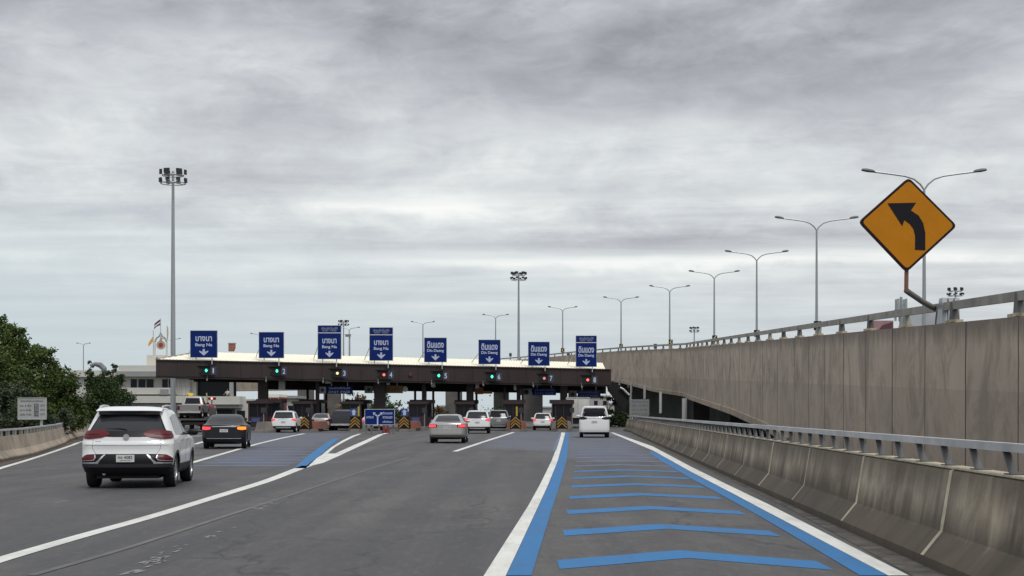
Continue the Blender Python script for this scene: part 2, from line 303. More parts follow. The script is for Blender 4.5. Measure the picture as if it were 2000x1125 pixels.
# ------------------------------------------------------------------ mesh builder
class MB:
    def __init__(s): s.v = []; s.f = []; s.mi = []; s.m = 0
    def quadgrid(s, rows, close=False):
        b = len(s.v); n = len(rows[0])
        for r in rows: s.v += [Vector(p) for p in r]
        for i in range(len(rows) - 1):
            for j in range(n - (0 if close else 1)):
                k = (j + 1) % n
                s.f.append((b + i * n + j, b + i * n + k, b + (i + 1) * n + k, b + (i + 1) * n + j)); s.mi.append(s.m)
        return b
    def face(s, pts):
        b = len(s.v); s.v += [Vector(p) for p in pts]; s.f.append(tuple(range(b, b + len(pts)))); s.mi.append(s.m)
    def box(s, lo, hi):
        x0, y0, z0 = lo; x1, y1, z1 = hi
        s.hexa([(x0, y0, z0), (x1, y0, z0), (x1, y1, z0), (x0, y1, z0)], [(x0, y0, z1), (x1, y0, z1), (x1, y1, z1), (x0, y1, z1)])
    def hexa(s, bot, top):
        b = len(s.v); n = len(bot); s.v += [Vector(p) for p in bot] + [Vector(p) for p in top]
        s.f.append(tuple(b + i for i in reversed(range(n)))); s.f.append(tuple(b + n + i for i in range(n))); s.mi += [s.m] * 2
        for i in range(n):
            j = (i + 1) % n; s.f.append((b + i, b + j, b + n + j, b + n + i)); s.mi.append(s.m)
    def prism(s, pts, d):        # pts polygon, d extrusion vector
        d = Vector(d); s.hexa([Vector(p) for p in pts], [Vector(p) + d for p in pts])
    def tube(s, pts, rad, n=8, caps=True):
        pts = [Vector(p) for p in pts]; rr = rad if isinstance(rad, (list, tuple)) else [rad] * len(pts)
        rows = []
        up = None
        for i, p in enumerate(pts):
            t = (pts[min(i + 1, len(pts) - 1)] - pts[max(i - 1, 0)]).normalized()
            if up is None: up = Vector((0, 0, 1)) if abs(t.z) < 0.9 else Vector((1, 0, 0))
            a = t.cross(up).normalized(); bb = a.cross(t).normalized(); up = bb
            rows.append([p + (a * math.cos(2 * PI * k / n) + bb * math.sin(2 * PI * k / n)) * rr[i] for k in range(n)])
        b = s.quadgrid(rows, True)
        if caps:
            s.f.append(tuple(b + k for k in reversed(range(n)))); s.f.append(tuple(b + (len(rows) - 1) * n + k for k in range(n))); s.mi += [s.m] * 2
    def bar(s, p, q, wx, wz):    # rectangular bar p->q
        p = Vector(p); q = Vector(q); t = (q - p).normalized()
        up = Vector((0, 0, 1)) if abs(t.z) < 0.95 else Vector((0, 1, 0))
        a = t.cross(up).normalized() * (wx / 2); b2 = a.cross(t).normalized() * (wz / 2)
        s.hexa([p - a - b2, p + a - b2, p + a + b2, p - a + b2], [q - a - b2, q + a - b2, q + a + b2, q - a + b2])
    def sweep(s, profile, path, closed=True):   # profile [(offset right, z)], path [(x,y,z)]
        rows = []
        P = [Vector(p) for p in path]
        for i, p in enumerate(P):
            t = P[min(i + 1, len(P) - 1)] - P[max(i - 1, 0)]; t.z = 0; t.normalize(); r = Vector((t.y, -t.x, 0))
            pr = profile(i) if callable(profile) else profile
            rows.append([p + r * o + Vector((0, 0, z)) for o, z in pr])
        b = s.quadgrid(rows, closed); n = len(rows[0])
        if closed:
            s.f.append(tuple(b + k for k in reversed(range(n)))); s.f.append(tuple(b + (len(rows) - 1) * n + k for k in range(n))); s.mi += [s.m] * 2
    def build(s, name, mats, parent=None, smooth=None, world=True):
        me = bpy.data.meshes.new(name); off = Vector((0, 0, 0))
        if world:
            o = parent
            while o: off += o.location; o = o.parent
        me.from_pydata([v - off for v in s.v], [], s.f)
        for m in (mats if isinstance(mats, (list, tuple)) else [mats]): me.materials.append(m)
        me.polygons.foreach_set('material_index', s.mi)
        bm = bmesh.new(); bm.from_mesh(me); bmesh.ops.recalc_face_normals(bm, faces=bm.faces); bm.to_mesh(me); bm.free()
        if smooth is not None:
            me.shade_smooth(); me.set_sharp_from_angle(angle=R(smooth))
        ob = bpy.data.objects.new(name, me); col.objects.link(ob)
        if parent: ob.parent = parent
        return ob

def tag(o, label=None, cat=None, group=None, kind=None):
    if label: o['label'] = label
    if cat: o['category'] = cat
    if group: o['group'] = group
    if kind: o['kind'] = kind
    return o
def thing(name, label, cat, loc=(0, 0, 0), rz=0, group=None):
    o = bpy.data.objects.new(name, None); col.objects.link(o); o.location = loc; o.rotation_euler = (0, 0, rz)
    o.empty_display_size = 0.3
    return tag(o, label, cat, group)
def recentre(o):
    """put the origin of a one-mesh thing at its base"""
    me = o.data; xs = [v.co for v in me.vertices]
    c = Vector(((min(v.x for v in xs) + max(v.x for v in xs)) / 2, (min(v.y for v in xs) + max(v.y for v in xs)) / 2, min(v.z for v in xs)))
    me.transform(Matrix.Translation(-c)); o.location = o.location + c; return o

# ------------------------------------------------------------------ lettering
TXT = {}
def text_data(body, bold=0.018):
    key = (body, bold)
    if key in TXT: return TXT[key]
    cu = bpy.data.curves.new('lettering', 'FONT'); cu.body = body; cu.size = 1.0; cu.offset = bold; cu.resolution_u = 3
    o = bpy.data.objects.new('lettering', cu); col.objects.link(o)
    dg = bpy.context.evaluated_depsgraph_get(); dg.update()
    me = bpy.data.meshes.new_from_object(o.evaluated_get(dg)); bpy.data.objects.remove(o)
    vs = [v.co.copy() for v in me.vertices]; fs = [tuple(p.vertices) for p in me.polygons]
    if not vs: vs = [Vector((0, 0, 0)), Vector((1, 0, 0)), Vector((1, 1, 0))]; fs = [(0, 1, 2)]
    TXT[key] = (vs, fs); bpy.data.meshes.remove(me); return TXT[key]
def text_into(mb, body, centre, width, height, ux=Vector((1, 0, 0)), uz=Vector((0, 0, 1)), depth=0.012, bold=0.018):
    """fit the words in width x height on the plane ux/uz"""
    vs, fs = text_data(body, bold)
    x0 = min(v.x for v in vs); x1 = max(v.x for v in vs); y0 = min(v.y for v in vs); y1 = max(v.y for v in vs)
    sx = width / max(1e-4, x1 - x0); sy = height / max(1e-4, y1 - y0); nrm = ux.cross(uz)
    b = len(mb.v)
    for v in vs: mb.v.append(Vector(centre) + ux * ((v.x - (x0 + x1) / 2) * sx) + uz * ((v.y - (y0 + y1) / 2) * sy) + nrm * depth)
    for f in fs: mb.f.append(tuple(b + i for i in f)); mb.mi.append(mb.m)

for s_ in ['บางนา', 'Bang Na', 'ดินแดง', 'Din Daeng', 'บัตรอัตโนมัติ', 'EASY  PASS'] + [str(i) for i in range(1, 9)]: text_data(s_)

# ------------------------------------------------------------------ ground, road
g = MB(); g.quadgrid([[(-3000, -300, -0.25), (3000, -300, -0.25)], [(-3000, 5000, -0.25), (3000, 5000, -0.25)]])
tag(g.build('ground', M_grass), kind='structure')

def inpoly(x, y, P):
    r = False; j = len(P) - 1
    for i in range(len(P)):
        if (P[i][1] > y) != (P[j][1] > y) and x < (P[j][0] - P[i][0]) * (y - P[i][1]) / (P[j][1] - P[i][1]) + P[i][0]: r = not r
        j = i
    return r
coatP = [[(1.3, 50), (4.6, 46), (8.6, 122), (3.9, 122)], [(-1.5, 66), (1.9, 62), (3.6, 122), (-0.5, 122)],
         [G(410, 908), G(560, 912), G(600, 880), G(690, 846), G(590, 846), G(395, 897)], [G(485, 873), G(590, 845), G(440, 845), G(420, 868)]]
rd = MB(); NX, NY = 64, 300
X0, X1, Y0, Y1 = -52.0, 12.0, -30.0, 270.0
rd.quadgrid([[(X0 + (X1 - X0) * i / NX, Y0 + (Y1 - Y0) * j / NY, 0) for i in range(NX + 1)] for j in range(NY + 1)])
ro = rd.build('road', M_asph); tag(ro, kind='structure')
ca = ro.data.attributes.new('coat', 'FLOAT', 'POINT')
ca.data.foreach_set('value', [sum(inpoly(v.co.x + dx, v.co.y + dy, P) for P in coatP for dx in (-0.8, 0, .8) for dy in (-2, 0, 2)) / 9.0 for v in ro.data.vertices])

def marking(name, polys, m, label, cat, z=0.006, group=None):
    """painted strips lying on the road; polys are lists of (left point, right point) pairs"""
    mb = MB()
    for P in polys:
        rows = []
        for (a, b) in P: rows.append([(a[0], a[1], z), (b[0], b[1], z)])
        # densify for long strips
        mb.quadgrid(rows)
    o = mb.build(name, m); return tag(o, label, cat, group, 'structure')
def LR(*q): return [(G(a, y), G(b, y)) for (a, b, y) in q]
def strip_px(pts):     # (x, y, halfwidth px vertically measured) -> strip across in metres
    out = []
    P = [Vector((*G(x, y), 0)) for x, y, _ in pts]
    for i, p in enumerate(P):
        t = (P[min(i + 1, len(P) - 1)] - P[max(i - 1, 0)]).normalized(); n = Vector((-t.y, t.x, 0)) * pts[i][2]
        out.append(((p + n)[:2], (p - n)[:2]))
    return out
def smooth_px(pts, k=6):
    out = []
    for i in range(len(pts) - 1):
        p0 = pts[max(i - 1, 0)]; p1 = pts[i]; p2 = pts[i + 1]; p3 = pts[min(i + 2, len(pts) - 1)]
        for j in range(k):
            t = j / k
            out.append(tuple(0.5 * (2 * b + (c - a) * t + (2 * a - 5 * b + 4 * c - d) * t * t + (3 * b - a - 3 * c + d) * t ** 3) for a, b, c, d in zip(p0, p1, p2, p3)))
    out.append(pts[-1]); return out
# centre line right of our lane: white with blue beside it
marking('road_line', [LR((945, 988, 1125), (1032, 1052, 988), (1055, 1071, 946), (1077, 1089, 901), (1091, 1099, 865), (1096, 1104, 845))], M_white, 'thick white dividing line left of the blue bars', 'road marking')
marking('road_line', [LR((800, 835, 1400), (945, 988, 1125))], M_white, 'near end of the thick white dividing line', 'road marking', z=0.0066)
marking('road_line', [LR((989, 1038, 1125), (1053, 1080, 988), (1072, 1094, 946), (1090, 1107, 898), (1100, 1110, 866), (1105, 1111, 845))], M_blue, 'blue band beside the thick white dividing line', 'road marking')
marking('road_line', [[(G(1079, 880), G(1086, 880)), (G(1086, 862), G(1092, 862)), (G(1093, 847), G(1096, 847))]], M_bluew, 'short blue stripe left of the dividing line near the booths', 'road marking')
marking('road_line', [[(G(1735, 1125), G(1775, 1125)), (G(1500, 1001), G(1500, 985)), (G(1425, 961), G(1425, 949)), (G(1350, 922), G(1350, 912)), (G(1275, 880), G(1275, 872)), (G(1192, 845), G(1198, 845))]], M_white, 'white edge line along the right barrier', 'road marking')
marking('road_line', [[(G(1680, 1125), G(1734, 1125)), (G(1500, 1018), G(1500, 1002)), (G(1425, 976), G(1425, 962)), (G(1350, 935), G(1350, 923)), (G(1290, 900), G(1290, 889)), (G(1268, 884), G(1270, 881))]], M_blue, 'blue band inside the right edge line', 'road marking')
for k in range(14):
    Y = 15.6 + 4.07 * k; sl = 0.0467 * 4.07 * k; th = 0.92 if k < 7 else 0.8
    pk = 1.15 if k < 8 else 0.6
    Xl, Xp, Xr = 0.47 + sl, 1.86 + sl, 3.16 + sl * 1.03
    mb = MB(); z = 0.004
    mb.quadgrid([[(Xl, Y - th / 2, z), (Xp, Y + pk - th / 2, z), (Xr, Y - th / 2 - .1, z)], [(Xl, Y + th / 2, z), (Xp, Y + pk + th / 2, z), (Xr, Y + th / 2 - .1, z)]])
    o = mb.build('road_bar', M_blue if k < 7 else M_bluew)
    tag(o, ['nearest blue rumble bar across the right lane', 'second nearest blue rumble bar', 'third blue rumble bar from the camera', 'fourth blue rumble bar from the camera'][k] if k < 4 else 'thin far blue bar across the right lane', 'road marking', 'blue bars across the right lane', 'structure')
for k in range(7):
    y = 877 + k * 5.6; xa = 560 - k * 22; xb = 640 - k * 13
    mb = MB(); a = G(xa - 60, y); b = G(xb, y); mb.quadgrid([[(a[0], a[1], .004), (b[0], b[1], .004)], [(a[0], a[1] + .7, .004), (b[0], b[1] + .7, .004)]])
    tag(mb.build('road_bar', M_bluew), 'faint worn blue bar across the second lane', 'road marking', 'faint blue bars in the left lane', 'structure')
marking('road_line', [strip_px(smooth_px([(-60, 1114, .11), (0, 1094, .11), (150, 1050, .11), (300, 1008, .11), (440, 965, .12), (520, 940, .13), (580, 917, .14), (600, 910, .16)]))], M_white, 'long white lane line sweeping up from the lower left', 'road marking')
marking('road_gore', [LR((598, 604, 911), (606, 632, 904), (617, 650, 896), (630, 668, 888), (632, 672, 886))], M_white, 'white nose of the painted gore', 'road marking')
marking('road_gore', [LR((632, 640, 885.8), (648, 655, 873), (668, 676, 861), (686, 694, 852), (700, 706, 847.5))], M_white, 'left white arm of the painted gore', 'road marking')
marking('road_gore', [LR((655, 672, 885.8), (688, 704, 871), (716, 729, 859), (738, 748, 849), (752, 760, 846))], M_white, 'right white arm of the painted gore', 'road marking')
marking('road_line', [LR((574, 597, 915), (597, 620, 894), (618, 638, 878), (638, 653, 864), (652, 664, 856))], M_blue, 'short blue band on the left of the painted gore', 'road marking')
marking('road_line', [strip_px(smooth_px([(330, 916, .10), (378, 903, .10), (440, 885, .10), (500, 868, .11), (550, 856, .12), (594, 847, .13)]))], M_white, 'white lane line behind the black sedan', 'road marking')
marking('road_line', [strip_px(smooth_px([(-50, 932, .09), (0, 915, .09), (50, 900, .09), (100, 884, .09), (140, 870, .10), (170, 861, .11), (260, 858, .12), (400, 851, .14)]))], M_white, 'white edge line along the left barrier', 'road marking')
marking('road_line', [strip_px([(380, 868, .1), (400, 862, .12), (470, 849, .14)])], M_white, 'white line between the white and the black cars', 'road marking', z=.0069)
marking('road_line', [strip_px([(888, 882, .11), (945, 863, .12), (1003, 844.5, .14)])], M_white, 'short white lane line behind the far white cars', 'road marking')
marking('road_line', [strip_px(smooth_px([(60, 1125, .05), (250, 1070, .05), (420, 1015, .05), (560, 970, .05), (680, 930, .05), (800, 893, .05)]))], M_ghost, 'faint scuffed remains of an old lane line', 'road marking')
rng = random.Random(5)
mb = MB()
for (cx_, cy_, n, sx_, sy_) in [(300, 1096, 26, 36, 9), (335, 1078, 14, 26, 12), (522, 985, 26, 28, 9), (260, 1118, 10, 30, 5), (420, 1045, 14, 30, 12), (116, 981, 7, 16, 2), (822, 863, 10, 16, 6), (810, 858, 8, 10, 7)]:
    for _ in range(int(n * .7)):
        x = cx_ + rng.gauss(0, sx_ * .5); y = cy_ - (x - cx_) * .3 + rng.gauss(0, sy_ * .35)
        gx, gy = G(x, y); s1 = rng.uniform(.012, .045); s2 = rng.uniform(.04, .16)
        mb.face([(gx - s1, gy - s2, .005), (gx + s1 * .6, gy - s2 * .5, .005), (gx + s1, gy + s2, .005), (gx - s1 * .4, gy + s2 * .6, .005)])
tag(mb.build('paint_flakes', mat('flake', (0.23, 0.22, 0.21), .8)), 'scattered pale paint scuffs on the asphalt', 'road marking', None, 'stuff')

# longitudinal paving seams and dirt beside the right barrier
marking('dirt_strip', [[(G(1800, 1135), G(1890, 1135)), (G(1545, 996), G(1575, 996)), (G(1380, 916), G(1405, 916)), (G(1240, 857), G(1260, 857))]], mat('gutter_dirt', (0.05, 0.045, 0.04), .95, var=.5, vscale=3, c2=(0.13, .115, .095)), 'dark dirt strip at the foot of the right barrier', 'road marking')
marking('dirt_strip', [strip_px(smooth_px([(-40, 912, .45), (0, 903, .45), (60, 886, .45), (110, 870, .5), (150, 859, .6), (175, 853, .7)]))], mat('leaf_litter', (0.04, 0.03, 0.022), .95, var=.5, vscale=5, c2=(0.14, .11, .08)), 'brown litter at the foot of the left barrier', 'road marking')

# ------------------------------------------------------------------ right concrete barrier
bp = [(3.42 + .0477 * y, y, 0) for y in [-4 + 4.9 * k for k in range(24)]] + [(9.05, 116, 0), (9.25, 122, 0), (9.2, 127, 0)]
bp = [p for p in bp if p[1] <= 127]; bp.sort(key=lambda p: p[1])
B = thing('concrete_barrier', 'stained concrete barrier topped by a steel rail along the right lane', 'barrier', (bp[0][0], bp[0][1], 0))
prof = [(0, 0), (0, .10), (.20, .34), (.30, .95), (.33, .97), (.50, .97), (.50, 0)]
mb = MB(); mb.sweep(prof, bp); mb.build('wall', M_barr, B, smooth=25)
ups = [(a, z) for a, z in prof[1:5]]
rngb = random.Random(3)
for p, q in zip(bp[:-2], bp[1:]):
    if q[1] - p[1] < 4: continue
    y = q[1]; x = q[0]; mb = MB(); hw = .045 + rngb.uniform(-.015, .02)
    mb.quadgrid([[(x + a - .004 - hw * .05 * 0, y + s * hw + (rngb.uniform(-.012, .012)), z + .003) for a, z in prof[1:6]] for s in (-1, 1)])
    mb.build('joint', M_joint, B)
mb = MB(); mb.sweep([(.30, .975), (.30, .992), (.52, .992), (.52, .975)], bp); mb.build('coping', M_joint, B)
top = [(x + .40, y, 1.24) for x, y, _ in bp]
mb = MB(); mb.sweep([(-.045, -.045), (-.045, .032), (.045, .032), (.045, -.045)], top); mb.build('handrail', M_rail, B, smooth=30)
y = -2.0; k = 0
while y < 122:
    x = 3.42 + .0477 * y + .40; mb = MB()
    mb.hexa([(x - .035, y - .18, .975), (x + .045, y - .18, .975), (x + .045, y - .145, .975), (x - .035, y - .145, .975)],
            [(x - .035, y + .04, 1.193), (x + .03, y + .04, 1.193), (x + .03, y + .075, 1.193), (x - .035, y + .075, 1.193)])
    mb.box((x - .07, y - .24, .993), (x + .10, y - .08, 1.004))
    mb.build('post', M_postd, B); y += 1.22 if k < 60 else 1.9; k += 1

# ------------------------------------------------------------------ left concrete barrier
lb = [(-15.8, 30, 0), (-15.3, 40, 0), (-15.6, 46.5, 0), (-17.0, 54.7, 0), (-18.9, 63, 0), (-21.0, 72, 0), (-23.6, 82, 0), (-26.1, 93, 0), (-28.1, 104, 0), (-29.3, 115, 0), (-29.6, 128, 0)]
B = thing('concrete_barrier', 'pale concrete barrier with a low rail below the trees on the left', 'barrier', lb[0])
mb = MB(); mb.sweep([(0, 0), (0, .10), (-.18, .32), (-.27, .76), (-.45, .76), (-.45, 0)], lb); mb.build('wall', M_barl, B, smooth=25)
mb = MB(); mb.sweep([(-.40, .94), (-.40, 1.0), (-.30, 1.0), (-.30, .94)], lb); mb.build('handrail', M_rail, B)
def along(path, step):
    out = []; need = 0
    for p, q in zip(path[:-1], path[1:]):
        p = Vector(p); q = Vector(q); L = (q - p).length
        while need <= L: out.append((p.lerp(q, need / L), (q - p).normalized())); need += step
        need -= L
    return out
for p, t in along(lb, 1.5):
    r = Vector((t.y, -t.x, 0)); c = p - r * .35; mb = MB()
    mb.box((c.x - .05, c.y - .06, .762), (c.x + .05, c.y + .06, .94)); mb.build('post', M_railold, B)
for p, t in along(lb, 6.0):
    r = Vector((t.y, -t.x, 0)); mb = MB()
    mb.quadgrid([[p + r * (o + .004) + t * s + Vector((0, 0, z)) for o, z in [(0, .1), (-.18, .32), (-.27, .755)]] for s in (-.02, .02)]); mb.build('joint', M_crack, B)

# ------------------------------------------------------------------ elevated ramp on the right
def edge_top(Y): return 2.32 + .0365 * Y
vp = [(8.1 + .058 * Y, float(Y), edge_top(Y)) for Y in (-20, 0, 15, 30, 45, 60, 75, 90, 105, 120, 135, 150)]
vp += [(15.75, 170, 8.5), (14.4, 200, 9.55), (10.8, 228, 10.25), (3.8, 262, 10.7), (-8, 297, 11.0), (-25, 330, 11.1), (-50, 362, 11.2), (-90, 398, 11.2), (-150, 440, 11.2)]
def bottom(Y):
    tab = [(-30, 0), (60, 0), (74.5, .93), (95, 1.7), (138, 2.93), (170, 4.1), (206, 5.9), (260, 6.7), (500, 7.2)]
    for (a, za), (b, zb) in zip(tab[:-1], tab[1:]):
        if a <= Y <= b: return za + (zb - za) * (Y - a) / (b - a)
V = thing('elevated_ramp', 'long weathered concrete ramp climbing on the right and curving behind the booths', 'viaduct', (8.1, 0, 0))
fine = []
for p, q in zip(vp[:-1], vp[1:]):
    n = 5
    for k in range(n): fine.append(tuple(a + (b - a) * k / n for a, b in zip(p, q)))
fine.append(vp[-1])
def bz(i): return bottom(fine[i][1])
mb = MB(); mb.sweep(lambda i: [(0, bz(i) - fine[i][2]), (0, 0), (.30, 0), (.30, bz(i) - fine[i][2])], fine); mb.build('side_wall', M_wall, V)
mb = MB()
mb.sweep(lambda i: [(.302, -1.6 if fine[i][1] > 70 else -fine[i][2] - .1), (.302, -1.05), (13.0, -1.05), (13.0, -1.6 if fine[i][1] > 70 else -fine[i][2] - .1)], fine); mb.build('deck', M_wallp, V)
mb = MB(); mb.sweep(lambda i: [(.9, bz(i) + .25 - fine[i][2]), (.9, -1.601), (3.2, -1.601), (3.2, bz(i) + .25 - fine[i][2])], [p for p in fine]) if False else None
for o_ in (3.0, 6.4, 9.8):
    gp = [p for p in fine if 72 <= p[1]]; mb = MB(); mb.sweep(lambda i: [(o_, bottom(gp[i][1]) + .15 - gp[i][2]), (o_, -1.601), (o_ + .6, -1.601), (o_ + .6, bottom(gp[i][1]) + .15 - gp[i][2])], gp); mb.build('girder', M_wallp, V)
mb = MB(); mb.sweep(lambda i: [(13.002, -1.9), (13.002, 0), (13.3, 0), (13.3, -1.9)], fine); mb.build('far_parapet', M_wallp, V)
# lip along the foot of the wall, where it overhangs
lip = [(i, p) for i, p in enumerate(fine) if p[1] >= 66]
mb = MB(); lp = [(p[0], p[1], bottom(p[1])) for i, p in lip]; mb.sweep([(-.10, -.28), (-.10, .06), (-.003, .10), (-.003, -.28)], lp); mb.build('wall_lip', M_barl, V)
# vertical casting joints
rngw = random.Random(11)
yy = 4.0
while yy < 150:
    x = 8.1 + .058 * yy; zt = edge_top(yy); zb = bottom(yy); mb = MB()
    hw = .020 + .018 * rngw.random() + yy * .0003; js = []
    for k in range(9):
        z = zt - (zt - zb) * k / 8; j = rngw.uniform(-.02, .02) + (.05 * k / 8)
        js.append([(x - .003 + .058 * (j - hw), yy + j - hw, z), (x - .003 + .058 * (j + hw), yy + j + hw, z)])
    mb.quadgrid(js); mb.build('joint', mat('joint_stain', (0.115, 0.092, 0.075), .95) if rngw.random() < .55 else M_crack, V)
    yy += 4.3 if yy < 60 else 6.4
# railing on the parapet
rp = [(x + .14, y, z + .42) for x, y, z in vp]
mb = MB(); mb.sweep([(-.05, -.10), (-.05, .09), (.06, .09), (.06, -.10)], rp); mb.build('railing_beam', M_railold, V)
ys = [p for p in along([(x, y, z) for x, y, z in vp], 5.6)]
for n_, (p, t) in enumerate(ys[2:]):
    if p.y > 330: break
    r = Vector((t.y, -t.x, 0)); c = p + r * .15; mb = MB()
    mb.hexa([c + Vector((-.09, -.14, 0)), c + Vector((.09, -.14, 0)), c + Vector((.09, .14, 0)), c + Vector((-.09, .14, 0))],
            [c + Vector((-.06, -.04, .50)), c + Vector((.06, -.04, .50)), c + Vector((.06, .13, .50)), c + Vector((-.06, .13, .50))])
    mb.build('railing_post', M_postd if n_ % 3 else M_railold, V)
    mb = MB(); mb.box(tuple(c + Vector((-.15, -.3, .001))), tuple(c + Vector((.12, .3, .07)))); mb.build('post_base', M_joint, V)
# outer guard rail behind, on the far parapet
mb = MB(); mb.sweep([(13.1, -.05), (13.1, .08), (13.2, .08), (13.2, -.05)], [(x, y, z + .42) for x, y, z in vp]); mb.build('far_railing_beam', M_railold, V)
for p, t in along(vp, 11.0):
    r = Vector((t.y, -t.x, 0)); c = p + r * 13.15
    if p.y > 250: break
    mb = MB(); mb.box(tuple(c + Vector((-.07, -.07, .001))), tuple(c + Vector((.07, .07, .37)))); mb.build('railing_post', M_railold, V)
# piers and cross heads under the ramp
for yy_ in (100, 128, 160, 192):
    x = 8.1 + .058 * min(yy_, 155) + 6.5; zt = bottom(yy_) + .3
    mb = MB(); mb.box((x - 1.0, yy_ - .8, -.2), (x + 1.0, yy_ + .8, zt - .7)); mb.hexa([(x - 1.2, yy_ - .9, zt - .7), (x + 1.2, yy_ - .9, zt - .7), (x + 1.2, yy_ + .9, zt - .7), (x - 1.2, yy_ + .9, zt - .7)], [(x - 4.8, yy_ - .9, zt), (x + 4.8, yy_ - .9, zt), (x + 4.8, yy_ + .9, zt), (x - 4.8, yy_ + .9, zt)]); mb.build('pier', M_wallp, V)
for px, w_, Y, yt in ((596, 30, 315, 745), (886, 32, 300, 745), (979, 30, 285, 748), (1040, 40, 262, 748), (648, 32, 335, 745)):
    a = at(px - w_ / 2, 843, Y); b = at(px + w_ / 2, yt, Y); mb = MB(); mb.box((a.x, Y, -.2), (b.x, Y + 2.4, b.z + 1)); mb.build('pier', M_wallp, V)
# lower fill wall and drain pipes
mb = MB(); lw = [p for p in fine if 72 <= p[1] < 256]; mb.sweep(lambda i: [(12.2, -.2 - lw[i][2]), (12.2, -1.7), (12.6, -1.7), (12.6, -.2 - lw[i][2])], lw); mb.build('far_side_wall', mat('shade_dark_concrete', (.10, .095, .09), .9, var=.3, vscale=.3), V)  # far wall coloured dark to paint in the shade under the ramp
for px, y0_, y1_, Y in ((1210, 748, 760, 200), (1233, 748, 782, 186), (1259, 752, 779, 168), (1290, 765, 807, 145), (1337, 778, 824, 122), (1228, 742, 757, 196)):
    a = at(px, y0_, Y); b = at(px, y1_, Y); mb = MB(); mb.tube([a, (a.x, Y, b.z)], .13 if px != 1337 else .2, 8); mb.build('drain_pipe', mat('pale_pipe', (0.50, .50, .48), .6), V)

# covered stair from the walkway, dark with a pale handrail
a = at(1192, 757, 170); b = at(1228, 812, 150)
S = thing('staircase', 'dark enclosed stair slanting down under the ramp beside the canopy', 'staircase', (b.x, b.y, 0))
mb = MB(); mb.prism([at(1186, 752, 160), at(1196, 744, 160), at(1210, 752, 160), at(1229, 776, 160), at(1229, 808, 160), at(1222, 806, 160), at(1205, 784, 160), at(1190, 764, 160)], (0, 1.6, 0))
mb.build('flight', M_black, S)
mb = MB(); mb.tube([at(1211, 757, 159.8), at(1217, 760, 159.8), at(1229, 772, 159.8)], .12, 6); mb.build('handrail', M_rail, S)
mb = MB(); b = at(1229.5, 775, 159.5)
mb.box((b.x, 159.4, 0), (b.x + .14, 159.55, b.z)); mb.build('post', M_steel, S)

# ------------------------------------------------------------------ toll canopy
FL, FR = Vector((-31.3, 135, 0)), Vector((10.0, 155, 0))
TL, TR, BL, BR = 6.14, 5.84, 4.57, 4.13
def fz(px):
    """point on the fascia line seen at column px -> (X, Y, t)"""
    u = (px - 1000) / F
    # FL + t*(FR-FL): X = u*Y
    t = (u * FL.y - FL.x) / ((FR.x - FL.x) - u * (FR.y - FL.y)); return FL.x + t * (FR.x - FL.x), FL.y + t * (FR.y - FL.y), t
e1 = (FR - FL).normalized()
D = Vector((.3, 14.0, 0))
K = thing('toll_canopy', 'long brown toll plaza canopy with a cream corrugated roof over eight lanes', 'canopy', FL)
def fp(t, d, z): p = FL.lerp(FR, t) + D * d; return Vector((p.x, p.y, z))
def ft(t): return TL + (TR - TL) * t
def fb(t): return BL + (BR - BL) * t
mb = MB(); mb.hexa([fp(0, 0, BL), fp(1, 0, BR), fp(1, .025, BR), fp(0, .025, BL)], [fp(0, 0, TL), fp(1, 0, TR), fp(1, .025, TR), fp(0, .025, TL)]); mb.build('fascia', M_fascia, K)
mb = MB()
for k in range(1, 24): t = k / 24; mb.hexa([fp(t, -.002, fb(t)), fp(t + .0006, -.002, fb(t)), fp(t + .0006, -.0003, fb(t)), fp(t, -.0003, fb(t))], [fp(t, -.002, ft(t)), fp(t + .0006, -.002, ft(t)), fp(t + .0006, -.0003, ft(t)), fp(t, -.0003, ft(t))])
mb.build('fascia_joints', mat('fascia_joint', (.022, .015, .015), .7), K)
mb = MB(); mb.hexa([fp(0, .9, BL + .1), fp(1, .9, BR + .1), fp(1, .92, BR + .1), fp(0, .92, BL + .1)], [fp(0, .9, TL - .1), fp(1, .9, TR - .1), fp(1, .92, TR - .1), fp(0, .92, TL - .1)]); mb.build('back_fascia', M_fascia, K)
mb = MB(); mb.hexa([fp(0, .026, BL + .25), fp(.997, .026, BR + .25), fp(.997, .899, BR + .25), fp(0, .899, BL + .25)], [fp(0, .026, BL + .35), fp(.997, .026, BR + .35), fp(.997, .899, BR + .35), fp(0, .899, BL + .35)]); mb.build('soffit', M_soffit, K)
mb = MB(); mb.hexa([fp(-.0, .03, BL - .0), fp(.47, .03, (BL + BR) / 2 - .02), fp(.47, .05, (BL + BR) / 2 - .02), fp(-.0, .05, BL)], [fp(-.0, .03, BL + .24), fp(.47, .03, (BL + BR) / 2 + .22), fp(.47, .05, (BL + BR) / 2 + .22), fp(-.0, .05, BL + .24)]); mb.build('gutter_beam', mat('pale_gutter', (.24, .225, .22), .6, var=.3, vscale=.6), K)
mb = MB(); mb.hexa([fp(.19, .55, 3.72), fp(.995, .55, 3.50), fp(.995, .60, 3.50), fp(.19, .60, 3.72)], [fp(.19, .55, 4.8), fp(.995, .55, 4.37), fp(.995, .60, 4.37), fp(.19, .60, 4.8)]); mb.build('cross_beam', M_soffd, K)
mb = MB(); mb.hexa([fp(.02, .75, 4.45), fp(.19, .75, 4.4), fp(.19, .8, 4.4), fp(.02, .8, 4.45)], [fp(.02, .75, 4.8), fp(.19, .75, 4.8), fp(.19, .8, 4.8), fp(.02, .8, 4.8)]); mb.build('cross_beam', M_soffd, K)
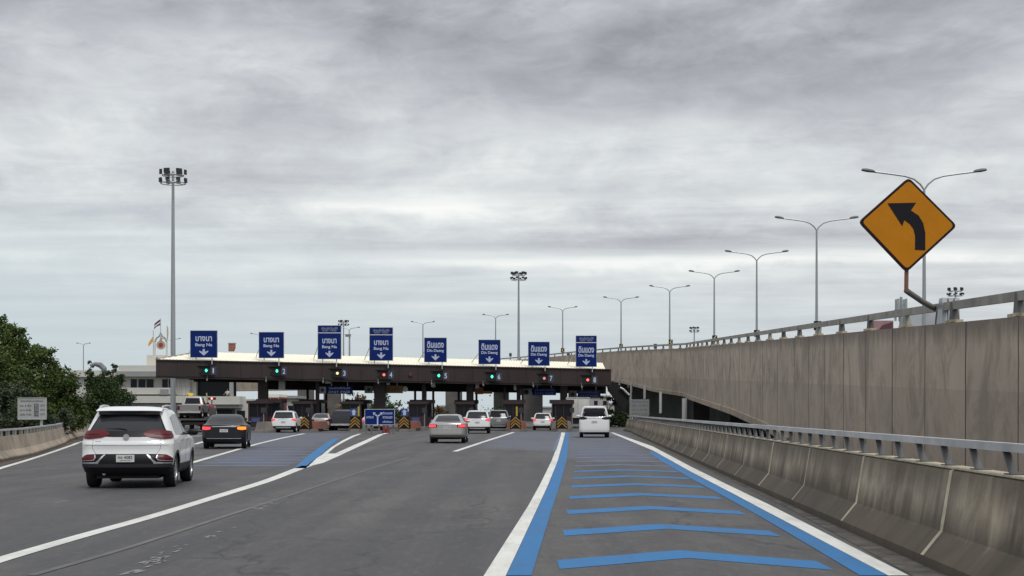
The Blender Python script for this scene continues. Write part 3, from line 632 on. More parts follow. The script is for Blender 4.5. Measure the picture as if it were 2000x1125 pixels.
# corrugated roof: ridge at mid depth with a hip at the left
def ridge(t): return 7.13 + (6.68 - 7.13) * t
mb = MB(); NR = 150; rowA, rowB, rowC, rowA2 = [], [], [], []
for k in range(NR * 4 + 1):
    t = k / (NR * 4) * .985; wv = .022 * (1 if k % 4 in (0, 1) else -1)
    tb = max(t, .05); rowA.append(fp(t, .0005, ft(t) + .06 + wv)); hz = 1.0 if t >= .05 else t / .05
    rowB.append(fp(t, .0 + .5 * hz + .001, ft(t) + .06 + (ridge(t) - ft(t)) * hz + wv)); rowC.append(fp(t, .92 - .42 * (1 - hz) * 0, ft(t) + .06 + wv))
mb.quadgrid([rowA, rowB, rowC]); mb.build('roof', M_cream, K)
mb = MB(); mb.face([fp(.985, .002, TR - .2), fp(.985, .002, TR + .06), fp(.985, .5, 6.68), fp(.985, .92, TR + .06), fp(.985, .92, TR - .2)]); mb.build('gable_end', M_cream, K)
mb = MB(); a = fp(.002, -.001, TL + .07); b = fp(.05, .48, 7.17); mb.bar(a, b, .12, .1); mb.build('hip_cap', M_railold, K)
for px, w_ in ((514, 18), (620, 7), (742, 21), (918, 14), (1013, 8), (1101, 14), (828, 8)):
    X, Y, t = fz(px); Y2 = Y + 2.2; X2 = (px - 1000) / F * Y2; h = w_ * Y2 / F / 2; mb = MB()
    mb.box((X2 - h, Y2 - h, 0), (X2 + h, Y2 + h, fb(t) + .24)); mb.build('column', M_brown, K)
for t_, d_ in [(.06 + .123 * i, .3) for i in range(8)]:
    p = fp(t_, d_, fb(t_)); mb = MB(); mb.box((p.x - .7, p.y - .08, p.z + .10), (p.x + .7, p.y + .08, p.z + .20)); mb.build('tube_light', M_lens, K)
for t_ in [.10 + .118 * i for i in range(8)]:
    p = fp(t_, -.012, fb(t_)); mb = MB(); mb.bar((p.x, p.y + .1, p.z - .05), (p.x + .05, p.y - .25, p.z - .14), .12, .12); mb.box((p.x - .03, p.y + .05, p.z - .05), (p.x + .03, p.y + .12, p.z + .3)); mb.build('camera', M_signgd, K)
mb = MB()
mb.tube([fp(i / 60, -.004, fb(i / 60) + .16 + .03 * math.sin(i * 1.7)) for i in range(61)], .022, 5); mb.build('cable_run', M_black, K)
mb = MB(); mb.sweep([(-.06, 0), (-.06, .09), (.05, .09), (.05, 0)], [fp(i / 10, -.006, ft(i / 10) - .03) for i in range(11)]); mb.build('roof_gutter', mat('gutter_brown', (.07, .05, .045), .6, var=.3), K)
# pale duct boxes hanging from the soffit
for px, y0_, y1_, w_ in ((550, 741, 761, 12), (640, 740, 749, 10), (758, 742, 752, 6), (846, 744, 756, 8), (932, 745, 758, 7), (1006, 747, 762, 5)):
    X, Y, t = fz(px); a = at(px - w_ / 2, y1_, Y + 1.5); b = at(px + w_ / 2, y0_, Y + 1.5); mb = MB(); mb.box((a.x, a.y, a.z), (b.x, a.y + .5, b.z)); mb.build('hanging_box', M_signw if px != 550 else mat('pale_duct', (.4, .4, .38), .7), K)

def arrow_down(mb, c, w, h):
    pts = [(-.12, .5), (.12, .5), (.14, .12), (.5, .28), (.5, .12), (0, -.5), (-.5, .12), (-.5, .28), (-.14, .12)]
    # centre hub drawn as convex pieces
    def P(q): return [Vector(c) + Vector((x * w, 0, z * h)) for x, z in q]
    mb.face(P([(-.12, .5), (.12, .5), (.12, .0), (-.12, .0)])); mb.face(P([(.121, .08), (.5, .26), (.5, .10), (.121, -.36)])); mb.face(P([(-.121, .08), (-.5, .26), (-.5, .10), (-.121, -.36)])); mb.face(P([(-.12, -.001), (.12, -.001), (.12, -.36), (0, -.5), (-.12, -.36)]))
SG = [(1, 372, 646, 424, 698, 0), (2, 506, 649, 554, 699, 0), (3, 621, 636, 666, 701, 1), (4, 722, 640, 767, 704, 1), (5, 829, 660, 872, 707, 0), (6, 935, 664, 977, 711, 0), (7, 1032, 668, 1073, 714, 0), (8, 1125, 656, 1165, 716, 1)]
for n, x0, y0_, x1, y1_, two in SG:
    cxp = (x0 + x1) / 2; X, Y, t = fz(cxp); Y -= .25; a = at(x0, y1_, Y); b = at(x1, y0_, Y); w_ = b.x - a.x; h_ = b.z - a.z; cX = (a.x + b.x) / 2
    word = 'Bang Na' if n < 5 else 'Din Daeng'
    S = thing('lane_sign', f'blue {word} sign{" with an upper panel" if two else ""} on the canopy above lane {n}', 'road sign', (cX, Y, TL), 0, 'blue destination signs on the canopy')
    mb = MB(); mb.box((a.x, Y, a.z), (b.x, Y + .08, b.z)); mb.build('board', M_signb, S)
    e = .035; mb = MB()
    for (p, q) in (((a.x - e, a.z - e), (b.x + e, a.z)), ((a.x - e, b.z), (b.x + e, b.z + e)), ((a.x - e, a.z), (a.x, b.z)), ((b.x, a.z), (b.x + e, b.z))):
        mb.box((p[0], Y - .02, p[1]), (q[0], Y + .09, q[1]))
    mb.build('frame', M_rail, S)
    hm = h_ * (.77 if two else 1.0)
    mb = MB(); mb.v = []; nb = Y - .004
    def tx(s, fx, fz_, fw, fh, bold=.03): text_into(mb, s, (a.x + w_ * fx, nb, a.z + hm * fz_), w_ * fw, h_ * fh if False else hm * fh, bold=bold)
    if n < 5: tx('บางนา', .5, .70, .62, .19); tx('Bang Na', .5, .46, .64, .15)
    else: tx('ดินแดง', .5, .72, .76, .27); tx('Din Daeng', .5, .46, .76, .15)
    mb.build('lettering', M_signt, S)
    mb = MB(); arrow_down(mb, (a.x + w_ * .5, nb - .012, a.z + hm * .19), w_ * .34, hm * .25); mb.build('arrow', M_signt, S)
    if two:
        mb = MB(); zz = a.z + hm; mb.box((a.x - .02, Y - .03, zz), (b.x + .02, Y - .001, zz + .07)); mb.build('divider', M_signw, S)
        mb = MB(); text_into(mb, 'บัตรอัตโนมัติ', (cX, nb, a.z + h_ * .92), w_ * .70, h_ * .08); text_into(mb, 'EASY  PASS', (cX, nb, a.z + h_ * .845), w_ * .6, h_ * .04)
        mb.build('small_lettering', mat('faded_letters', (.26, .30, .40), .6), S)
    mb = MB()
    zt_ = ft(t)
    for sx_ in (.2, .8):
        mb = MB(); mb.box((a.x + w_ * sx_ - .04, Y + .09, zt_ - .3), (a.x + w_ * sx_ + .04, Y + .17, b.z - .1)); mb.build('post', M_rail, S)
    mb = MB(); mb.bar((a.x + .1, Y + .15, a.z + .5 * h_), (a.x - .75, Y + 2.8, zt_ + .55), .05, .05); mb.build('stay', M_railold, S)

lamp_cols = {1: 'g', 2: 'g', 3: 'a', 4: 'r', 5: 'g', 6: 'g', 7: 'p', 8: 'r'}
E = {'g': mat('green_signal', (.1, .5, .4), .4, emit=(.06, 1.0, .62), estr=1.6), 'a': mat('amber_signal', (.6, .4, .2), .4, emit=(1.0, .62, .28), estr=1.5),
     'r': mat('red_signal', (.6, .1, .1), .4, emit=(1.0, .12, .09), estr=1.8), 'p': mat('dim_red_signal', (.6, .2, .2), .4, emit=(.9, .22, .20), estr=.7)}
cn = {'g': 'green arrow lit', 'a': 'amber light lit', 'r': 'red light lit', 'p': 'dim red light'}
LX = [(1, 403, 724), (2, 541, 725), (3, 659, 729), (4, 750, 732), (5, 857, 734), (6, 961, 736), (7, 1063, 739), (8, 1148, 742)]
for n, x, y in LX:
    X, Y, t = fz(x); Y -= .28; s = Y / F; c = at(x, y, Y)
    S = thing('lane_signal', f'black lane signal with {cn[lamp_cols[n]]} beside number {n} on the fascia', 'signal', (c.x, Y, c.z - .4), 0, 'lane signals on the canopy fascia')
    mb = MB(); mb.box((c.x - 28 * s, Y, c.z - 8.5 * s), (c.x + 7.5 * s, Y + .24, c.z + 8.5 * s)); mb.build('housing', M_black, S)
    mb = MB(); mb.box((c.x - 29 * s, Y - .12, c.z + 8.6 * s), (c.x + 8.5 * s, Y + .24, c.z + 9.6 * s)); mb.build('visor', M_black, S)
    for q, dx in (('on', 0), ('off', -13), ('off', -22)):
        r_ = 3.3 * s; mb = MB(); mb.tube([(c.x + dx * s, Y - .03, c.z), (c.x + dx * s, Y + .02, c.z)], r_ * 1.15, 14); l = mb.build('lamp_ring', M_dark, S)
        if q == 'on':
            mb = MB()
            if lamp_cols[n] == 'g': mb.face([(c.x - .5 * r_, Y - .034, c.z + r_), (c.x + .5 * r_, Y - .034, c.z + r_), (c.x + .5 * r_, Y - .034, c.z + .2 * r_), (c.x + r_, Y - .034, c.z + .2 * r_), (c.x, Y - .034, c.z - r_), (c.x - r_, Y - .034, c.z + .2 * r_), (c.x - .5 * r_, Y - .034, c.z + .2 * r_)])
            else: mb.face([(c.x + math.cos(k * PI / 6) * r_ * .8, Y - .034, c.z + math.sin(k * PI / 6) * r_ * .8) for k in range(12)])
            mb.build('lit_lamp', E[lamp_cols[n]], l)
    a = at(x + 13.5, y, Y)
    mb = MB(); mb.box((a.x - 5.5 * s, Y + .02, a.z - 8 * s), (a.x + 6 * s, Y + .12, a.z + 8 * s)); nt = mb.build('number_plate', mat('number_tile', (.035, .045, .085), .6), S)
    mb = MB(); text_into(mb, str(n), (a.x, Y + .02, a.z), (5 if n > 1 else 2.5) * s, 10 * s, depth=.006); mb.build('numeral', M_signw, nt)
c = at(802, 731, fz(802)[1] - .2); mb = MB(); mb.tube([c, c + Vector((0, .35, 0))], .2, 14); tag(recentre(mb.build('warning_beacon', mat('beacon_dark_red', (.10, .03, .035), .4))), 'small round dull red beacon on the fascia between lanes 4 and 5', 'beacon')

# signs hanging under the canopy
def hang_sign(x0, y0_, x1, y1_, m, label, lines, tile=None, tm=M_signt):
    X, Y, t = fz((x0 + x1) / 2); Y += 2.0; a = at(x0, y1_, Y); b = at(x1, y0_, Y)
    S = thing('overhead_sign', label, 'road sign', ((a.x + b.x) / 2, Y, a.z), 0, 'signs hanging under the canopy')
    mb = MB(); mb.box((a.x, Y, a.z), (b.x, Y + .08, b.z)); mb.build('board', m, S)
    mb = MB(); n = len(lines)
    for i, l in enumerate(lines): text_into(mb, l, ((a.x + b.x) / 2, Y - .003, b.z - (b.z - a.z) * (i + .5) / n), (b.x - a.x) * .8, (b.z - a.z) * .62 / n)
    mb.build('lettering', tm, S)
    for f in (.2, .8): mb = MB(); mb.box((a.x + (b.x - a.x) * f - .04, Y + .09, a.z + .2), (a.x + (b.x - a.x) * f + .04, Y + .15, fb(t) + .26)); mb.build('hanger', M_rail, S)
    if tile:
        c0 = at(tile[0], y1_, Y); c1 = at(tile[1], y0_ + 1, Y); mb = MB(); mb.box((c0.x, Y - .02, c0.z), (c1.x - .02, Y + .06, c1.z)); p = mb.build('picture_tile', M_signgd if m is not M_signb else mat('pale_tile', (.36, .38, .42), .6), S)
        mb = MB(); cc = (c0 + c1) / 2; mb.tube([(cc.x, Y - .03, cc.z), (cc.x, Y - .024, cc.z)], (c1.x - c0.x) * .22, 10); mb.build('dark_symbol', M_ink, p)
    return S
hang_sign(637, 754, 689, 769, M_signb, 'blue overhead sign with a pale tile hanging in lane 3', ['ช่องบัตรอัตโนมัติ', 'EASY PASS'], (623, 637))
hang_sign(729, 753, 787, 768, mat('ochre_board', (.16, .10, .03), .7, var=.2), 'ochre overhead sign with a pale round end in lane 4', ['ช่องเงินสด'], (712, 728.5), mat('brown_ink', (.05, .03, .015), .7))
hang_sign(1040, 758, 1086, 772, M_signb, 'blue overhead sign with a grey picture tile hanging in lane 7', ['บัตรอัตโนมัติ', 'EASY PASS'], (1017, 1039), mat('dull_blue_ink', (.12, .15, .3), .7))
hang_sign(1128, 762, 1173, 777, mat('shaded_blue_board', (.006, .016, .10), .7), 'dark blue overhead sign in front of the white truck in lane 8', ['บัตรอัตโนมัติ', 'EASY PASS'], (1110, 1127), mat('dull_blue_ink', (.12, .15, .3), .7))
c = at(791, 760, fz(791)[1] + 1.9); mb = MB(); mb.tube([c, c + Vector((0, .1, 0))], .27, 16); tag(recentre(mb.build('round_sign', M_signw)), 'small round white sign at the right end of the ochre sign', 'road sign')
X, Y, t = fz(935); a = at(927, 770, Y + 5); b = at(944, 757, Y + 5); mb = MB(); mb.box(tuple(Vector((a.x, Y + 5, a.z))), (b.x, Y + 5.1, b.z)); mb.box((b.x + .002, Y + 5, a.z + .05), (b.x + .9, Y + 5.1, b.z - .35)); mb.box((a.x + .1, Y + 5.02, b.z - .01), (a.x + .2, Y + 5.08, 4.6))
tag(recentre(mb.build('orange_panel', mat('orange_panel', (.55, .26, .07), .6, var=.15))), 'orange notched panel under the canopy in lane 6', 'sign')

# ------------------------------------------------------------------ islands, booths, cushions
def chevron_board(mb, x, y, z0, z1, hw, mats_i):
    """yellow chevrons on black, both flat on the board face"""
    rise = .36; bh = .115
    for i in range(3):
        zb = z0 + i * (z1 - z0 - rise - bh) / 2
        mb.face([(x - hw, y, zb), (x, y, zb + rise), (x, y, zb + rise + bh), (x - hw, y, zb + bh)])
        mb.face([(x, y, zb + rise), (x + hw, y, zb), (x + hw, y, zb + bh), (x, y, zb + rise + bh)])
names_i = ['between lanes 1 and 2', 'between lanes 2 and 3', 'between lanes 3 and 4', 'between lanes 4 and 5', 'between lanes 5 and 6', 'between lanes 6 and 7', 'between lanes 7 and 8', 'right of lane 8']
ISL = [(505, 846, 503, 0), (592, 844, 590, 1), (692, 843, 684, 1), (788, 843, 815, 1), (905, 842, 906, 0), (1007, 843, 1002, 1), (1098, 843, 1101, 1)]
for i, (px, py, bx, chev) in enumerate(ISL):
    gx, gy = G(px, py); gx2, gy2 = (bx - 1000) / F * (gy + 20), gy + 20
    I = tag(None or thing('traffic_island', f'raised concrete toll island {names_i[i]}', 'traffic island', (gx, gy, 0), 0, 'toll islands'))
    mb = MB(); h = .85
    mb.hexa([(gx - .35, gy, 0), (gx + .35, gy, 0), (gx + h, gy + 3, 0), (gx2 + h + .1, gy2 + 12, 0), (gx2 - h, gy2 + 12, 0), (gx - h, gy + 3, 0)], [(gx - .3, gy + .1, .22), (gx + .3, gy + .1, .22), (gx + h - .05, gy + 3, .22), (gx2 + h + .05, gy2 + 12, .22), (gx2 - h + .05, gy2 + 12, .22), (gx - h + .05, gy + 3, .22)]); mb.build('kerb', M_kerb, I)
    mb = MB(); mb.hexa([(gx + .1, gy + 2.5, .221), (gx + .95, gy + 3, .221), (gx + .95, gy + 9, .221), (gx - .75, gy + 9, .221), (gx - .75, gy + 3, .221)], [(gx + .1, gy + 2.8, .8), (gx + .8, gy + 3.2, .8), (gx + .8, gy + 8.8, .8), (gx - .65, gy + 8.8, .8), (gx - .65, gy + 3.2, .8)]); mb.build('planter', M_brick if i in (1, 3, 5) else M_kerb, I)
    if chev:
        C = thing('crash_cushion', f'yellow and black chevron cushion on the island nose {names_i[i]}', 'crash cushion', (gx, gy + .3, .22), 0, 'chevron crash cushions')
        hw = .46; mb = MB(); mb.hexa([(gx - hw, gy + .6, .221), (gx + hw, gy + .6, .221), (gx + hw, gy + 2.2, .221), (gx - hw, gy + 2.2, .221)], [(gx - hw * .85, gy + .6, 1.22), (gx + hw * .85, gy + .6, 1.22), (gx + hw * .85, gy + 2.0, 1.22), (gx - hw * .85, gy + 2.0, 1.22)]); mb.build('cushion_body', M_signblk, C)
        mb = MB(); chevron_board(mb, gx, gy + .594, .26, 1.2, hw * .84, None); mb.build('chevrons', mat('chevron_yellow', (.36, .20, .03), .6, var=.2, vscale=4), C)
        if i in (5, 2): 
            mb = MB(); mb.tube([(gx + .1, gy + 2.4, .8), (gx + .1, gy + 2.4, 2.0)], .07, 8); tag(recentre(mb.build('marker_post', mat('post_yellow', (.55, .38, .04), .6))), 'thin yellow post behind the chevrons ' + ('between lanes 6 and 7' if i == 5 else 'left of the blue fork sign'), 'post')
    # booth
    bY = gy2; w_ = .82; zt_ = 2.55
    T = thing('toll_booth', f'dark maroon toll booth on the island {names_i[i]}', 'toll booth', (gx2, bY, .22), 0, 'toll booths')
    mb = MB(); mb.box((gx2 - w_, bY, .221), (gx2 + w_, bY + 2.6, 1.15)); mb.build('lower_body', M_maroon, T)
    mb = MB()
    for sx_, sy_ in ((-1, 0), (1, 0), (-1, 1), (1, 1)):
        cx_ = gx2 + sx_ * (w_ - .06); cy_ = bY + .06 + sy_ * 2.48; mb = MB(); mb.box((cx_ - .06, cy_ - .06, 1.151), (cx_ + .06, cy_ + .06, 2.3)); mb.build('window_post', M_maroon, T)
    mb = MB(); mb.box((gx2 - .04, bY + .01, 1.151), (gx2 + .04, bY + .08, 2.3)); mb.build('window_post', M_maroon, T)
    mb = MB(); mb.box((gx2 - w_ + .07, bY + .09, 1.152), (gx2 + w_ - .07, bY + 2.5, 2.298)); mb.build('glazing', M_win, T)
    mb = MB(); mb.box((gx2 - w_ - .12, bY - .15, 2.301), (gx2 + w_ + .12, bY + 2.8, zt_)); mb.build('booth_roof', M_fascia, T)
    T2_ = thing('toll_booth', f'second darker booth behind the first one {names_i[i]}', 'toll booth', (gx2 + .15, bY + 7, 0), 0, 'rear toll booths')
    mb = MB(); mb.box((gx2 - .95, bY + 6, -.02), (gx2 + 1.05, bY + 9, 1.1)); mb.build('lower_body', M_maroon, T2_)
    mb = MB(); mb.box((gx2 - .9, bY + 6.05, 1.101), (gx2 + 1.0, bY + 8.9, 2.4)); mb.build('glazing', M_win, T2_)
    mb = MB(); mb.box((gx2 - 1.1, bY + 5.8, 2.401), (gx2 + 1.2, bY + 9.2, 2.75)); mb.build('booth_roof', M_maroon, T2_)
    if i in (1, 3, 4, 5):
        for dx_ in (-.95, .85): mb = MB(); mb.box((gx2 + dx_, bY + 10, 0), (gx2 + dx_ + .22, bY + 10.3, 4.0)); mb.build('gantry_leg', M_brown, T2_)
    mb = MB(); mb.box((gx2 - .5, bY - .05, .7), (gx2 + .2, bY - .004, 1.05)); mb.build('notice', mat('booth_notice', (.05, .08, .22), .6), T)
    # barrier gate
    Bg = thing('fare_display', f'grey fare display post in front of the booth {names_i[i]}', 'display post', (gx2 + .73, bY - 1.3, .22), 0, 'fare display posts')
    mb = MB(); mb.box((gx2 + .70, bY - 1.3, .221), (gx2 + .78, bY - 1.22, 1.5)); mb.build('post', M_signgd, Bg)
    mb = MB(); mb.box((gx2 + .52, bY - 1.38, 1.501), (gx2 + .92, bY - 1.2, 1.95)); mb.build('display', M_ink, Bg)
# red cones and extra blue boards at island noses
for px, py, hh in ((757, 846, .75), (750, 846, .6)):
    gx, gy = G(px, py); mb = MB(); mb.tube([(gx, gy, .03), (gx, gy, hh)], [.17, .03], 12); mb.box((gx - .2, gy - .2, 0), (gx + .2, gy + .2, .03)); mb.tube([(gx, gy, hh * .5), (gx, gy, hh * .7)], [.112, .08], 12)
    tag(recentre(mb.build('traffic_cone', mat('cone_red', (.16, .02, .02), .7))), f'red traffic cone, the {"taller" if hh > .7 else "shorter"} of two under the direction sign', 'traffic cone', 'red cones')
for px in (691, 790):
    X, Y, t = fz(px); Y = 128; a = at(px - 6.5, 812, Y); b = at(px + 6.5, 798, Y); S = thing('blue_board', 'small blue arrow board above the chevrons ' + ('left of the blue fork sign' if px < 700 else 'right of the blue fork sign'), 'road sign', ((a.x + b.x) / 2, Y, 0))
    mb = MB(); mb.box((a.x, Y, a.z), (b.x, Y + .06, b.z)); mb.build('board', mat('soft_blue_board', (.02, .06, .24), .6), S)
    mb = MB(); c = (a + b) / 2; mb.face([(c.x - .12, Y - .005, c.z - .25), (c.x + .12, Y - .005, c.z - .25), (c.x + .12, Y - .005, c.z + .02), (c.x + .22, Y - .005, c.z + .02), (c.x, Y - .005, c.z + .24), (c.x - .22, Y - .005, c.z + .02), (c.x - .12, Y - .005, c.z + .02)]); mb.build('arrow', M_signt, S)
    mb = MB(); mb.box((c.x - .04, Y + .07, .0), (c.x + .04, Y + .13, b.z)); mb.build('post', M_rail, S)

# blue fork direction sign standing on the gore
Y = 108.0; a = at(713, 829, Y); b = at(770, 800, Y)
S = thing('direction_sign', 'blue forked arrow direction sign standing on the gore before lane 4', 'road sign', ((a.x + b.x) / 2, Y, 0))
mb = MB(); mb.box((a.x, Y, a.z), (b.x, Y + .08, b.z)); mb.build('board', M_signb, S)
mb = MB()
for (p, q) in (((a.x - .03, a.z - .04), (b.x + .03, a.z)), ((a.x - .03, b.z), (b.x + .03, b.z + .04)), ((a.x - .04, a.z), (a.x, b.z)), ((b.x, a.z), (b.x + .04, b.z))): mb.box((p[0], Y - .02, p[1]), (q[0], Y + .09, q[1]))
mb.build('frame', M_rail, S)
mb = MB(); s = Y / F; nb = Y - .012
def pp(x, y): v = at(x, y, Y); return Vector((v.x, nb, v.z))
mb.face([pp(736.2, 829), pp(738.8, 829), pp(738.8, 814), pp(736.2, 814)])
mb.face([pp(736.2, 814), pp(738, 812), pp(732.5, 807.5), pp(731, 809.5)]); mb.face([pp(737, 812), pp(738.8, 814), pp(744.5, 809.5), pp(743, 807.5)])
mb.face([pp(728, 806), pp(733, 805.2), pp(733.5, 809.5), pp(730, 811)]); mb.face([pp(742.5, 805.2), pp(747.5, 806), pp(745.5, 811), pp(742, 809.5)])
mb.build('fork_arrow', M_signt, S)
mb = MB(); text_into(mb, 'บางนา', pp(722.5, 815), 14 * s, 4.2 * s, depth=0)
for k, l in enumerate(['ดินแดง', 'ดาวคะนอง', 'แจ้งวัฒนะ']): text_into(mb, l, pp(757, 807 + 8.2 * k), 19 * s, 4.6 * s, depth=0)
mb.build('lettering', M_signt, S)
for px in (715, 725, 740, 768): 
    p = at(px, 800, Y); mb = MB(); mb.box((p.x - .05, Y + .1, 0), (p.x + .05, Y + .18, b.z - .05 if px in (715, 768) else a.z + .1)); mb.build('post', M_soffit, S)

# toll rate board on the left
Y = 66.0; a = at(36, 818, Y); b = at(89, 778, Y)
S = thing('rate_board', 'grey toll rate board with dark rows of writing behind the left barrier', 'road sign', (a.x + .9, Y, -.2))
mb = MB(); mb.box((a.x, Y, a.z), (b.x, Y + .06, b.z)); mb.build('board', M_signg, S)
mb = MB(); s = Y / F
rows = ['อัตราค่าผ่านทางพิเศษ', 'รถ 4 ล้อ', 'รถ 6-10 ล้อ', 'รถเกิน 10 ล้อ']; fares = ['50', '75', '110']
def q(x, y): v = at(x, y, Y); return Vector((v.x, Y - .006, v.z))
text_into(mb, rows[0], q(62.5, 783), 44 * s, 4.5 * s, depth=0)
for k in range(3):
    text_into(mb, rows[k + 1], q(50, 792 + 8.6 * k), 22 * s, 5 * s, depth=0)
    text_into(mb, 'บาท', q(83, 792 + 8.6 * k), 8 * s, 3.8 * s, depth=0)
mb.build('lettering', mat('grey_ink', (.10, .10, .11), .7), S)
for k in range(3):
    mb = MB(); c = q(71, 792 + 8.6 * k); mb.box((c.x - 4.3 * s, Y - .012, c.z - 3.6 * s), (c.x + 4.3 * s, Y - .002, c.z + 3.6 * s)); o = mb.build('fare_panel', mat('fare_panel', (.07, .07, .075), .7), S)
    mb = MB(); text_into(mb, fares[k], (c.x, Y - .014, c.z), 6 * s, 4.6 * s, depth=0); mb.build('fare', M_signg, o)
mb = MB()
for (p_, q_) in (((a.x - .03, a.z - .03), (b.x + .03, a.z)), ((a.x - .03, b.z), (b.x + .03, b.z + .03)), ((a.x - .03, a.z), (a.x, b.z)), ((b.x, a.z), (b.x + .03, b.z))): mb.box((p_[0], Y - .02, p_[1]), (q_[0], Y + .07, q_[1]))
mb.build('frame', M_rail, S)
p = at(79.5, 805, Y); mb = MB(); mb.box((p.x - .05, Y + .071, -.25), (p.x + .05, Y + .16, b.z - .1)); mb.build('post', M_rail, S)

# dim grey board under the ramp
Y = 140.0; a = at(1231, 812, Y); b = at(1268, 780, Y)
S = thing('notice_board', 'dim grey board with faint writing in the shade under the ramp', 'road sign', (a.x, Y, 0))
mb = MB(); mb.box((a.x, Y, a.z), (b.x, Y + .06, b.z)); mb.build('board', M_signgd, S)
mb = MB(); s = Y / F
for k, l in enumerate(rows[:4]): text_into(mb, l, Vector(((a.x + b.x) / 2, Y - .005, b.z - (b.z - a.z) * (k + .5) / 4)), (b.x - a.x) * .85, 4 * s, depth=0)
mb.build('lettering', mat('faint_ink', (.12, .12, .125), .7), S)
for px in (1235, 1264): p = at(px, 800, Y); mb = MB(); mb.box((p.x - .05, Y + .07, 0), (p.x + .05, Y + .15, b.z)); mb.build('post', M_rail, S)

# ------------------------------------------------------------------ diamond curve sign
Y = 36.5; s = Y / F
cr = [at(1677, 433, Y), at(1775, 346, Y), at(1870, 441, Y), at(1771, 532, Y)]; cc = sum(cr, Vector()) / 4
wallp = Vector((8.1 + .058 * 38.5 + .25, 38.5, edge_top(38.5) + .05))
S = thing('curve_sign', 'large yellow diamond sign with a black left curve arrow above the ramp wall', 'road sign', (wallp.x, wallp.y, wallp.z))
def rdiamond(k, rc=.12):
    pts = []
    for i in range(4):
        p0, p1, p2 = cr[i - 1], cr[i], cr[(i + 1) % 4]; p1 = cc + (p1 - cc) * k; a_ = (cc + (p0 - cc) * k - p1).normalized(); b_ = (cc + (p2 - cc) * k - p1).normalized()
        for j in range(5): u = j / 4; pts.append(p1 + a_ * rc * (1 - u) ** 2 + b_ * rc * u ** 2)
    return pts
mb = MB(); mb.prism([p + Vector((0, .02, 0)) for p in rdiamond(1.0)], (0, .06, 0)); mb.build('panel', M_rust, S)
mb = MB(); mb.prism(rdiamond(.985, .11), (0, .018, 0)); mb.build('border', M_signblk, S)
mb = MB(); mb.prism([p + Vector((0, -.006, 0)) for p in rdiamond(.93, .10)], (0, .005, 0)); mb.build('face', M_yellow, S)
arc = []
mb = MB(); yb = Y - .012
def dd(x, y): v = at(x, y, Y); return Vector((v.x, yb, v.z))
Lp = [(1787, 488), (1787, 461), (1784, 448), (1777, 438), (1766, 430)]; Rp = [(1807, 489), (1807, 455), (1803, 436), (1794, 421), (1779, 411)]
mb.quadgrid([[dd(*p) for p in Lp], [dd(*p) for p in Rp]])
mb.face([dd(1733, 397), dd(1789, 396), dd(1779, 411)]); mb.face([dd(1733, 397), dd(1779, 411), dd(1766, 430)]); mb.face([dd(1733, 397), dd(1766, 430), dd(1762, 442)]); mb.build('arrow', M_signblk, S)
pb = at(1770, 570, Y + .12); ptp = at(1773, 352, Y + .12)
mb = MB(); mb.tube([ptp, pb], .05, 10); mb.build('upright', mat('orange_brown_pipe', (.22, .10, .06), .7, var=.2), S, smooth=40)
mb = MB(); mb.tube([pb + Vector((0, 0, .03)), at(1800, 588, Y + .6), at(1834, 607, Y + 1.4), Vector((wallp.x, wallp.y - .3, wallp.z - .02))], .07, 10); mb.build('arm', mat('arm_grey', (.17, .165, .15), .7, var=.2), S, smooth=40)
for px in (1850, 1838, 1862):
    a = at(px, 625, 37.0); mb = MB(); mb.hexa([(a.x - .06, 36.7, edge_top(37) + .002), (a.x + .07, 36.7, edge_top(37) + .002), (a.x + .07, 37.2, edge_top(37) + .002), (a.x - .06, 37.2, edge_top(37) + .002)], [(a.x - .02, 36.8, edge_top(37) + .62), (a.x + .09, 36.8, edge_top(37) + .62), (a.x + .09, 37.1, edge_top(37) + .62), (a.x - .02, 37.1, edge_top(37) + .62)]); mb.build('bracket', M_steel, S)

